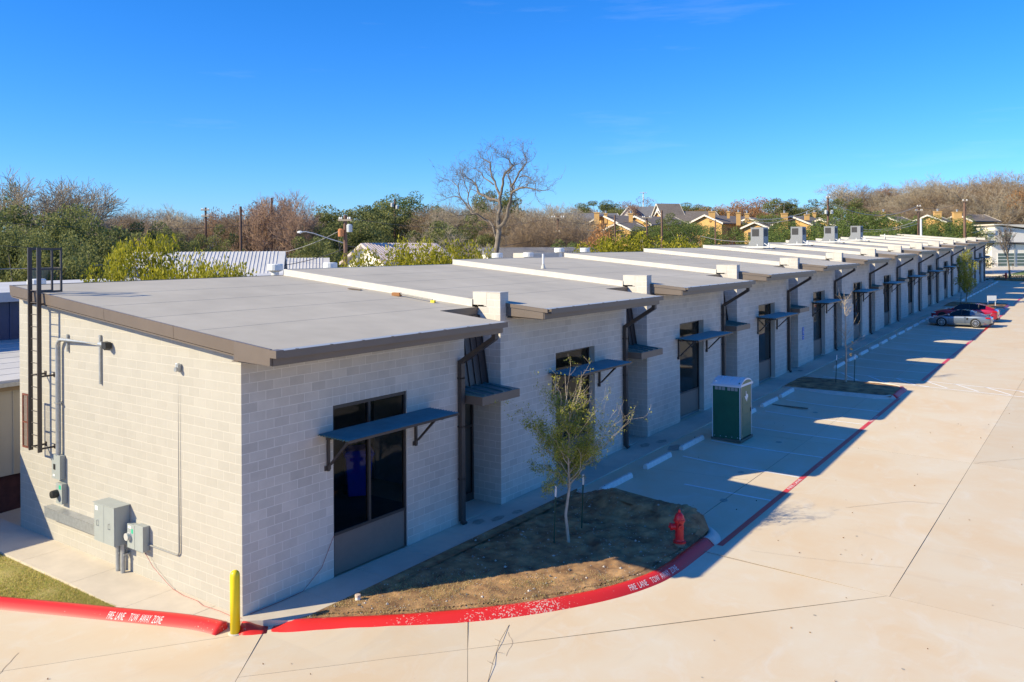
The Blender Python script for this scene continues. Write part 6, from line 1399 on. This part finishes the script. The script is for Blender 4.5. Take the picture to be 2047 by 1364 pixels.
for lab, a, b_, sg, r, m_ in [('thick pale wire crossing the evergreens behind the ladder rails', (-120, 538, 40), (215, 529, 48), .1, .018, M_wirew), ('upper thin wire over the left evergreens', (-100, 437, 46), (560, 445, 80), .6, .012, M_wire), ('second thin wire over the left evergreens', (-100, 482, 40), (300, 492, 60), .3, .012, M_wire),
    ('wire sagging left from the lamp pole', (690, 497, 56), (330, 520, 50), .9, .02, M_wire), ('low black cable running right from the lamp pole', (690, 492, 56), (1115, 470, 84), .8, .02, M_wire), ('wire from the lamp pole crossarm to the left', (678, 462, 56), (480, 512, 58), .5, .014, M_wirew),
    ('pale wire rising to the transformer pole from the left', (1490, 436, 100), (1655, 402, 112), 1.0, .035, M_wirew), ('second pale wire rising to the transformer pole', (1490, 442, 100), (1655, 406, 112), 1.1, .03, M_wirew), ('pale wire sagging between the two right-hand brown poles', (1655, 402, 112), (1836, 412, 118), 1.6, .035, M_wirew),
    ('upper wire between the transformer pole and the insulator pole', (1655, 398, 112), (1836, 411, 118), 1.4, .02, M_wire), ('pale cable curving down left from the insulator pole', (1836, 440, 118), (1690, 452, 112), .9, .03, M_wirew), ('lower cable looping left of the insulator pole', (1836, 447, 118), (1700, 462, 112), .5, .03, M_wirew), ('wire between the insulator pole and the last pole', (1836, 414, 118), (1928, 402, 116), .6, .02, M_wire),
    ('pale wires looped low in front of the middle ochre house', (1400, 472, 92), (1502, 482, 92), .25, .03, M_wirew), ('long wire behind the yellow-green row', (1115, 440, 84), (1323, 424, 112), 1.0, .02, M_wire), ('lower long wire behind the yellow-green row', (1115, 452, 84), (1323, 445, 112), .8, .02, M_wirew), ('wire from the crossarm pole towards the lamp pole', (1108, 434, 84), (695, 436, 56), .9, .012, M_wire)]:
    wire(lab, at(*a), at(*b_), sg, r, m_)

# ------------------------------------------------------------------ the street, lawn and white house at the far right
M_street = mat('street_asphalt_tan', (.36, .29, .21), .9, noise=.08, nscale=2); M_drv2 = mat('far_driveway', (.60, .54, .45), .85, noise=.05); M_lwn2 = mat('far_lawn', (.16, .21, .05), .95, noise=.2, nscale=1.5)
zz_ = lambda y: G(y)
def flat(nm, m, pts, off, **kw):
    b = MB(); b.quad(*[(x, y, zz_(y) + off) for x, y in pts]); return b.build(nm, m, None, fix=False, kind='structure')
flat('street', M_street, [(-60, 124.0), (60, 124.0), (60, 132.5), (-60, 132.5)], -.06)
b = MB(); b.prism([(132.5, 2.6), (132.7, 2.6), (132.7, zz_(132.6) + .10), (132.5, zz_(132.6) + .10)], -60, 60, 'x'); o = b.build('street_curb', M_ccurb, None); tag(o, 'pale kerb along the far street in front of the lawn', 'kerb')
b = MB(); b.prism([(123.6, 2.2), (123.9, 2.2), (123.9, zz_(123.7) + .08), (123.6, zz_(123.7) + .08)], .0, 60, 'x'); o = b.build('street_curb', M_ccurb, None); tag(o, 'low kerb edging the near side of the far street', 'kerb')
flat('far_lawn', M_lwn2, [(-60, 132.7), (60, 132.7), (60, 175), (-60, 175)], .02)
flat('far_driveway', M_drv2, [(-7.5, 132.7), (1.2, 132.7), (4.5, 165), (-6.5, 165)], .04)
q = at(1968, 534, 146); t = thing('white_house', 'white modern house with glazed garage door at the right edge', 'house', (q[0], q[1], q[2])); gz = q[2]; MV = Matrix.Rotation(YAW, 4, 'Z')
def hb(nm, m, x0, x1, y0, y1, z0, z1, par=t, slope=0.):
    b = MB(); b.M = MV; b.hexa([(x0, y0, z0), (x1, y0, z0), (x1, y1, z0), (x0, y1, z0)], [(x0, y0, z1), (x1, y0, z1 - slope), (x1, y1, z1 - slope), (x0, y1, z1)]); return b.build(nm, m, par)
K = 146 / FPX
hb('wall', M_wht, 1.3, 14, 0, 9, -1, 47 * K, slope=.5); hb('roof', M_shgr, .6, 14.5, -.7, 9.4, 47.3 * K, 50 * K, slope=.75); hb('upper_wall', M_wht, 3.6, 14, 3, 9, 48 * K, 83 * K, slope=1.3); hb('upper_roof', M_barge, 3.0, 14.6, 2.3, 9.5, 84 * K, 86.5 * K, slope=1.4); hb('side_wall', M_wht, 2.4, 3.6, 3.2, 8, 48 * K, 67 * K); hb('side_roof', M_barge, 1.8, 3.6, 2.8, 8.4, 67.2 * K, 69.5 * K, slope=-.45)
hb('downpipe', M_galv, 5.15, 5.4, -.16, -.01, 0, 45 * K); hb('clerestory_window', mat('green_glass', (.30, .42, .36), .2), 4.6, 6.6, 2.96, 2.999, 60 * K, 64 * K)
gd = hb('garage_door', M_plastic_w, 2.25, 9.0, -.05, -.005, 1.2 * K, 28 * K); M_gg = mat('garage_glass', (.10, .14, .13), .15)
for i in range(4):
    for j in range(4): hb('pane', M_gg, 2.35 + i * 1.66, 3.9 + i * 1.66, -.065, -.051, 1.9 * K + j * 6.55 * K, 7.4 * K + j * 6.55 * K, gd)
plant_at('yg', 1, 1973, 516, 148, 1.4, 'small yellow bush at the corner of the white house', 'bush', 'bush'); plant_at('russet', 0, 1983, 522, 147, 1.5, 'dry twiggy bush against the white house wall', 'bush', 'bush')
b = MB(); rg = np.random.default_rng(2); P, tn, C = crown_points(rg, 2600, 4.6, .7, .5, 18, .3); V, F, Tn = leaves(P + np.array([5.0, 122.6, 2.75]), .12, tn, rg); o = link('shrubs', npmesh('shrubs', V, F, Tn, L_jun), None, kind='stuff'); tag(o, 'low dark shrubs at the end of the parking row round the far hydrant', 'shrubs')
b = MB(); b.box(-.03, .03, -.03, .03, 0, 1.2); q = at(2025, 545, 138); t = thing('mailbox', 'dark mailbox post on the far lawn by the driveway', 'mailbox', (q[0], q[1], q[2])); b.build('post', M_dark, t); b = MB(); b.box(-.12, .12, -.25, .25, 1.2, 1.45); b.build('box', M_dark, t)
# white board sign on the far island
t = thing('board_sign', 'blank white board sign on posts on the far island behind the red car', 'sign', (5.0, 79.0, G(79))); b = MB(); b.M = MV; b.box(-.42, .42, -.02, .02, .55, 1.02); b.build('board', M_plastic_w, t)
for s_ in (-.35, .35): b = MB(); b.M = MV; b.box(s_ - .03, s_ + .03, .021, .06, 0, 1.0); b.build('post', M_plastic_w, t)

# ------------------------------------------------------------------ parked cars (nose towards the building, -x)
def carpaint(nm, c, met=.6): 
    m = mat(nm, c, .32, metal=met, coat=1.0); return m
M_tyre = mat('tyre', (.012, .012, .012), .8); M_rim = mat('alloy_rim', (.55, .55, .56), .3, metal=.8); M_rimd = mat('dark_rim', (.06, .06, .065), .4, metal=.6); M_tail = mat('tail_light_red', (.45, .008, .012), .2); M_lamp = mat('headlight_glass', (.55, .57, .6), .12); M_chr = mat('bright_trim', (.6, .6, .6), .2, metal=.9)
def loft(st, ring, close=True):
    v = []; f = []; n = None
    for s_ in st:
        r = ring(s_); n = len(r); v += r
    for i in range(len(st) - 1):
        for k in range(n - 1): f.append((i * n + k, i * n + k + 1, (i + 1) * n + k + 1, (i + 1) * n + k))
    return v, f, n
def car(lab, cat, loc, paint, body, green, wheels, wr, W_, rim, spoiler=False, tail_z=(.72, .82)):
    t = thing('parked_car', lab, cat, loc)
    # body stations: x, z bottom, z shoulder, z deck, half width
    def ring(s_):
        x, zb, zs, zd, hw = s_; L_ = [(-hw * .90, zb), (-hw * .985, zb + .10), (-hw, zb + .30), (-hw * .985, zs - .06), (-hw * .93, zs), (-hw * .72, zd - .01), (-hw * .35, zd + .012), (0, zd + .018)]
        L_ = L_ + [(-a, z) for a, z in reversed(L_[:-1])]; return [(x, y, z) for y, z in L_]
    v, f, n = loft(body, ring); f += [tuple(range(n - 1, -1, -1)), tuple(range(len(v) - n, len(v)))]; b = MB(); b.faces(v, f); bd = b.build('body', paint, t, smooth=True); m = bd.modifiers.new('subdivision', 'SUBSURF'); m.levels = 2; m.render_levels = 2
    # greenhouse stations: x, z base, z top, half width base, half width top
    b = MB(); N_ = len(green)
    for i in range(N_ - 1):
        A, B = green[i], green[i + 1]
        pr = lambda s_, side: ((s_[0], side * s_[3], s_[1]), (s_[0], side * s_[4], s_[2]))
        for side in (-1, 1):
            (p, q), (r_, w_) = pr(A, side), pr(B, side); b.quad(p, q, w_, r_, mi=1 if A[5] else 0)
        b.quad((A[0], -A[4], A[2]), (A[0], A[4], A[2]), (B[0], B[4], B[2]), (B[0], -B[4], B[2]), mi=A[6])
    b.build('cabin', [paint, M_carglass], t, smooth=False)
    b = MB()
    for x in (green[2][0], green[3][0]): pass
    for side in (-1, 1):     # pillars
        for s_ in green[1:-1]:
            if s_[7]: b.hexa([(s_[0] - .03, side * (s_[3] + .004) - .008, s_[1]), (s_[0] + .03, side * (s_[3] + .004) - .008, s_[1]), (s_[0] + .03, side * (s_[3] + .004) + .008, s_[1]), (s_[0] - .03, side * (s_[3] + .004) + .008, s_[1])], [(s_[0] - .03, side * (s_[4] + .004) - .008, s_[2]), (s_[0] + .03, side * (s_[4] + .004) - .008, s_[2]), (s_[0] + .03, side * (s_[4] + .004) + .008, s_[2]), (s_[0] - .03, side * (s_[4] + .004) + .008, s_[2])])
    if b.f: b.build('pillar', M_black, t, kind='stuff')
    for wx in wheels:
        for side in (-1, 1):
            y = side * (W_ / 2 - .005); b = MB(); b.lathe([(wr * 1.13, y - side * .03), (wr * 1.13, y + side * .002)], (wx, 0, wr), 26, axis='y'); b.build('wheel_arch', M_black, t)
            b = MB(); b.lathe([(wr * .70, y - side * .14), (wr * .97, y - side * .14), (wr, y - side * .10), (wr, y + side * .005), (wr * .96, y + side * .03), (wr * .72, y + side * .03)], (wx, 0, wr), 26, axis='y'); w_ = b.build('wheel', M_tyre, t)
            b = MB(); b.lathe([(wr * .74, y + side * .012), (wr * .74, y + side * .034), (wr * .66, y + side * .038), (wr * .64, y + side * .015)], (wx, 0, wr), 26, axis='y')
            for k in range(10):
                a = k * .62832; b.M = Matrix.Translation(Vector((wx, y + side * .028, wr))) @ Matrix.Rotation(a, 4, 'Y'); b.box(-.014, .014, -.012, .010, .02, wr * .68); b.M = None
            b.lathe([(.045, y + side * .02), (.045, y + side * .05)], (wx, 0, wr), 12, axis='y'); b.build('rim', rim, w_)
    x1 = body[-1][0]; x0 = body[0][0]; hw = body[-3][4]
    for side in (-1, 1):
        b = MB(); b.box(x1 - .40, x1 - .04, side * (hw - .10), side * (hw + .012), *tail_z); b.build('tail_light', M_tail, t, bevel=.02)
        b = MB(); b.box(x0 + .12, x0 + .42, side * (body[2][4] - .16), side * (body[2][4] - .01), .60, .70); b.build('headlight', M_lamp, t, bevel=.02)
        b = MB(); g = green[1]; b.box(g[0] + .12, g[0] + .26, side * (g[3] + .06), side * (g[3] + .24), g[1] + .02, g[1] + .14); b.build('wing_mirror', paint if not spoiler else M_chr, t, bevel=.02)
        b = MB(); b.box(green[2][0] + .55, green[2][0] + .72, side * (W_ / 2 - .006), side * (W_ / 2 + .006), .74, .765); b.build('door_handle', M_chr, t)
        b = MB(); yy_ = W_ / 2 + .001; 
        for xx in (green[1][0] + .18, green[1][0] + 1.28): b.box(xx, xx + .012, side * (yy_ - .02), side * yy_, .30, .82)
        b.build('door_gap', M_black, t)
        if spoiler: b = MB(); b.box(wheels[1] - .62, wheels[1] - .50, side * (W_ / 2 - .01), side * (W_ / 2 + .006), .56, .74); b.build('side_intake', M_black, t)
    if spoiler:
        b = MB(); b.hexa([(x1 - .42, -.62, .98), (x1 - .12, -.62, 1.01), (x1 - .12, .62, 1.01), (x1 - .42, .62, .98)], [(x1 - .42, -.62, 1.01), (x1 - .12, -.62, 1.045), (x1 - .12, .62, 1.045), (x1 - .42, .62, 1.01)])
        for s_ in (-.5, .5): b.box(x1 - .36, x1 - .22, s_ - .03, s_ + .03, .84, .99)
        b.build('rear_wing', paint, t)
    b = MB(); b.box(x1 - .005, x1 + .012, -.26, .26, .48, .60); b.build('number_plate', M_plastic_w, t)
    b = MB(); b.box(x1 - .2, x1 + .01, -.62, .62, .20, .34); b.build('rear_bumper_vent', M_black, t); return t
Mp1 = carpaint('blue_grey_car_paint', (.20, .235, .28), .6); Mp2 = carpaint('crimson_car_paint', (.48, .008, .04), .35)
yc = 62.35
car('low blue-grey sports coupe with small rear wing parked nose-in', 'car', (2.43, yc, road(4.5, yc) - .0), Mp1,
    [(.0, .32, .48, .50, .62), (.10, .20, .55, .60, .80), (.45, .17, .66, .70, .88), (.95, .17, .76, .79, .91), (1.35, .17, .80, .86, .90), (2.1, .18, .82, .90, .89), (2.9, .18, .84, .92, .90), (3.45, .18, .88, .93, .93), (3.95, .22, .86, .88, .91), (4.25, .30, .78, .80, .84), (4.36, .36, .66, .68, .70)],
    [(1.05, .84, .85, .66, .60, 0, 1, 0), (1.30, .85, .88, .80, .66, 1, 1, 0), (1.95, .88, 1.25, .80, .55, 1, 0, 0), (2.35, .89, 1.29, .80, .55, 1, 0, 1), (2.9, .90, 1.23, .79, .52, 0, 1, 0), (3.55, .91, 1.03, .70, .44, 0, 0, 0), (3.95, .88, .89, .55, .40, 0, 0, 0)],
    (.98, 3.30), .33, 1.83, M_rim, True, (.70, .79))
yc = 66.4
car('crimson fastback sedan parked nose-in behind the blue-grey coupe', 'car', (1.95, yc, road(4.5, yc)), Mp2,
    [(.0, .34, .52, .56, .66), (.10, .22, .66, .70, .82), (.5, .19, .80, .84, .90), (1.1, .19, .90, .95, .93), (1.6, .19, .94, .99, .93), (2.5, .20, .97, 1.02, .93), (3.4, .20, 1.0, 1.05, .93), (4.2, .21, 1.04, 1.08, .92), (4.65, .26, 1.02, 1.05, .87), (4.86, .34, .86, .88, .78)],
    [(1.15, .93, .95, .74, .66, 0, 1, 0), (1.50, .96, 1.0, .84, .72, 1, 1, 0), (2.15, .98, 1.40, .84, .62, 1, 0, 0), (2.85, 1.0, 1.45, .84, .62, 1, 0, 1), (3.5, 1.01, 1.41, .83, .60, 1, 0, 1), (4.0, 1.04, 1.30, .80, .58, 0, 1, 0), (4.6, 1.05, 1.08, .70, .56, 0, 0, 0)],
    (.92, 3.75), .34, 1.86, M_rimd, False, (.80, .92))

# ------------------------------------------------------------------ wear on the concrete
M_crack = mat('crack_line', (.30, .23, .16), .9); M_stain = mat('water_stain', (.36, .32, .26), .7, noise=.2, nscale=6)
def crack(name, pts, wd, m, lab, cat='crack', off=.0045):
    b = MB(); P = []
    for p, q in zip(pts[:-1], pts[1:]):
        n = max(2, int(math.hypot(q[0] - p[0], q[1] - p[1]) / .12))
        for i in range(n): P.append((p[0] + (q[0] - p[0]) * i / n + random.gauss(0, .012), p[1] + (q[1] - p[1]) * i / n + random.gauss(0, .012)))
    P.append(pts[-1])
    for a, c in zip(P[:-1], P[1:]):
        L_ = math.hypot(c[0] - a[0], c[1] - a[1]) + 1e-6; nx, ny = (c[1] - a[1]) / L_ * wd / 2, -(c[0] - a[0]) / L_ * wd / 2
        b.quad(*[(x, y, road(x, y) + off) for x, y in ((a[0] - nx, a[1] - ny), (a[0] + nx, a[1] + ny), (c[0] + nx, c[1] + ny), (c[0] - nx, c[1] - ny))])
    return b.build(name, m, None, fix=False, kind='structure')
for pts, wd in [([(4.62, 2.75), (4.95, 2.45), (5.15, 1.95)], .006), ([(7.0, 9.6), (8.4, 9.9), (10.3, 10.5)], .005), ([(1.6, 14.4), (3.0, 14.9), (4.9, 15.2)], .010), ([(10.5, 20.9), (12.0, 22.6), (14.4, 24.0)], .010), ([(-2.4, -3.2), (-1.2, -4.4)], .010), ([(8.1, 14.1), (9.4, 15.6), (10.35, 15.9)], .009), ([(1.1, 22.4), (1.9, 22.9), (2.4, 22.3)], .012)]: crack('pavement_crack', pts, wd, M_crack, '')
def blot(x, y, r_, m, zf, off=.005, asp=1.):
    b = MB(); n = 26; pts = []
    for k in range(n):
        a = 6.28318 * k / n; rr = r_ * (1 + .10 * math.sin(2 * a + x * 7) + .09 * math.sin(5 * a + y * 5) + random.gauss(0, .04)); pts.append((x + rr * math.cos(a), y + rr * asp * math.sin(a)))
    b.faces([(p[0], p[1], zf(*p) + off) for p in pts], [tuple(range(n))]); return b.build('stain', m, None, fix=False, kind='structure')
gz_ = lambda x, y: G(y)
for x, y, r_, a_ in [(.62, 7.75, .13, 1.9), (.75, 8.5, .12, 1.5), (.35, 7.25, .14, 1.6), (.45, 16.9, .16, 1.8), (.72, 17.7, .17, 1.5), (.4, 26.2, .15, 1.8), (.45, 35.4, .15, 1.6)]: blot(x, y, r_, M_stain, gz_, .006, a_)
for x, y, r_, a_ in [(1.45, 17.3, .24, 1.8), (4.4, 15.9, .10, 1.), (5.0, 12.9, .12, 1.2), (4.2, 20.3, .12, 1.), (3.9, 26.0, .10, 1.3), (8.4, 3.3, .02, 1.), (9.3, 6.9, .03, 1.), (7.6, 1.9, .02, 1.2), (11.2, 5.6, .03, 1), (8.9, 12.0, .03, 1)]: blot(x, y, r_, M_stain, road, .0055, a_)
# dry leaves blown over the drive and walk
rgl = np.random.default_rng(44); Pl = []
for i in range(170):
    x, y = rgl.uniform(-5, 13), rgl.uniform(-5, 30)
    if (y > -1.3 - .0 and x < 1.05) or (x < 6.3 and .0 < y < 11.2): continue
    if x < 0 and y > -1.5 + x * .46: continue
    Pl.append((x, y, road(x, y) + .012))
V, F, Tn = leaves(np.array(Pl), .05, rgl.uniform(0, 1, len(Pl)), rgl, .7, up=-.0); o = link('fallen_leaves', npmesh('fallen_leaves', V, F, Tn, leafmat('fallen_leaf', (.20, .10, .05), (.36, .22, .10))), None, kind='stuff'); tag(o, 'scattered dry brown leaves on the pale concrete drive', 'leaves')
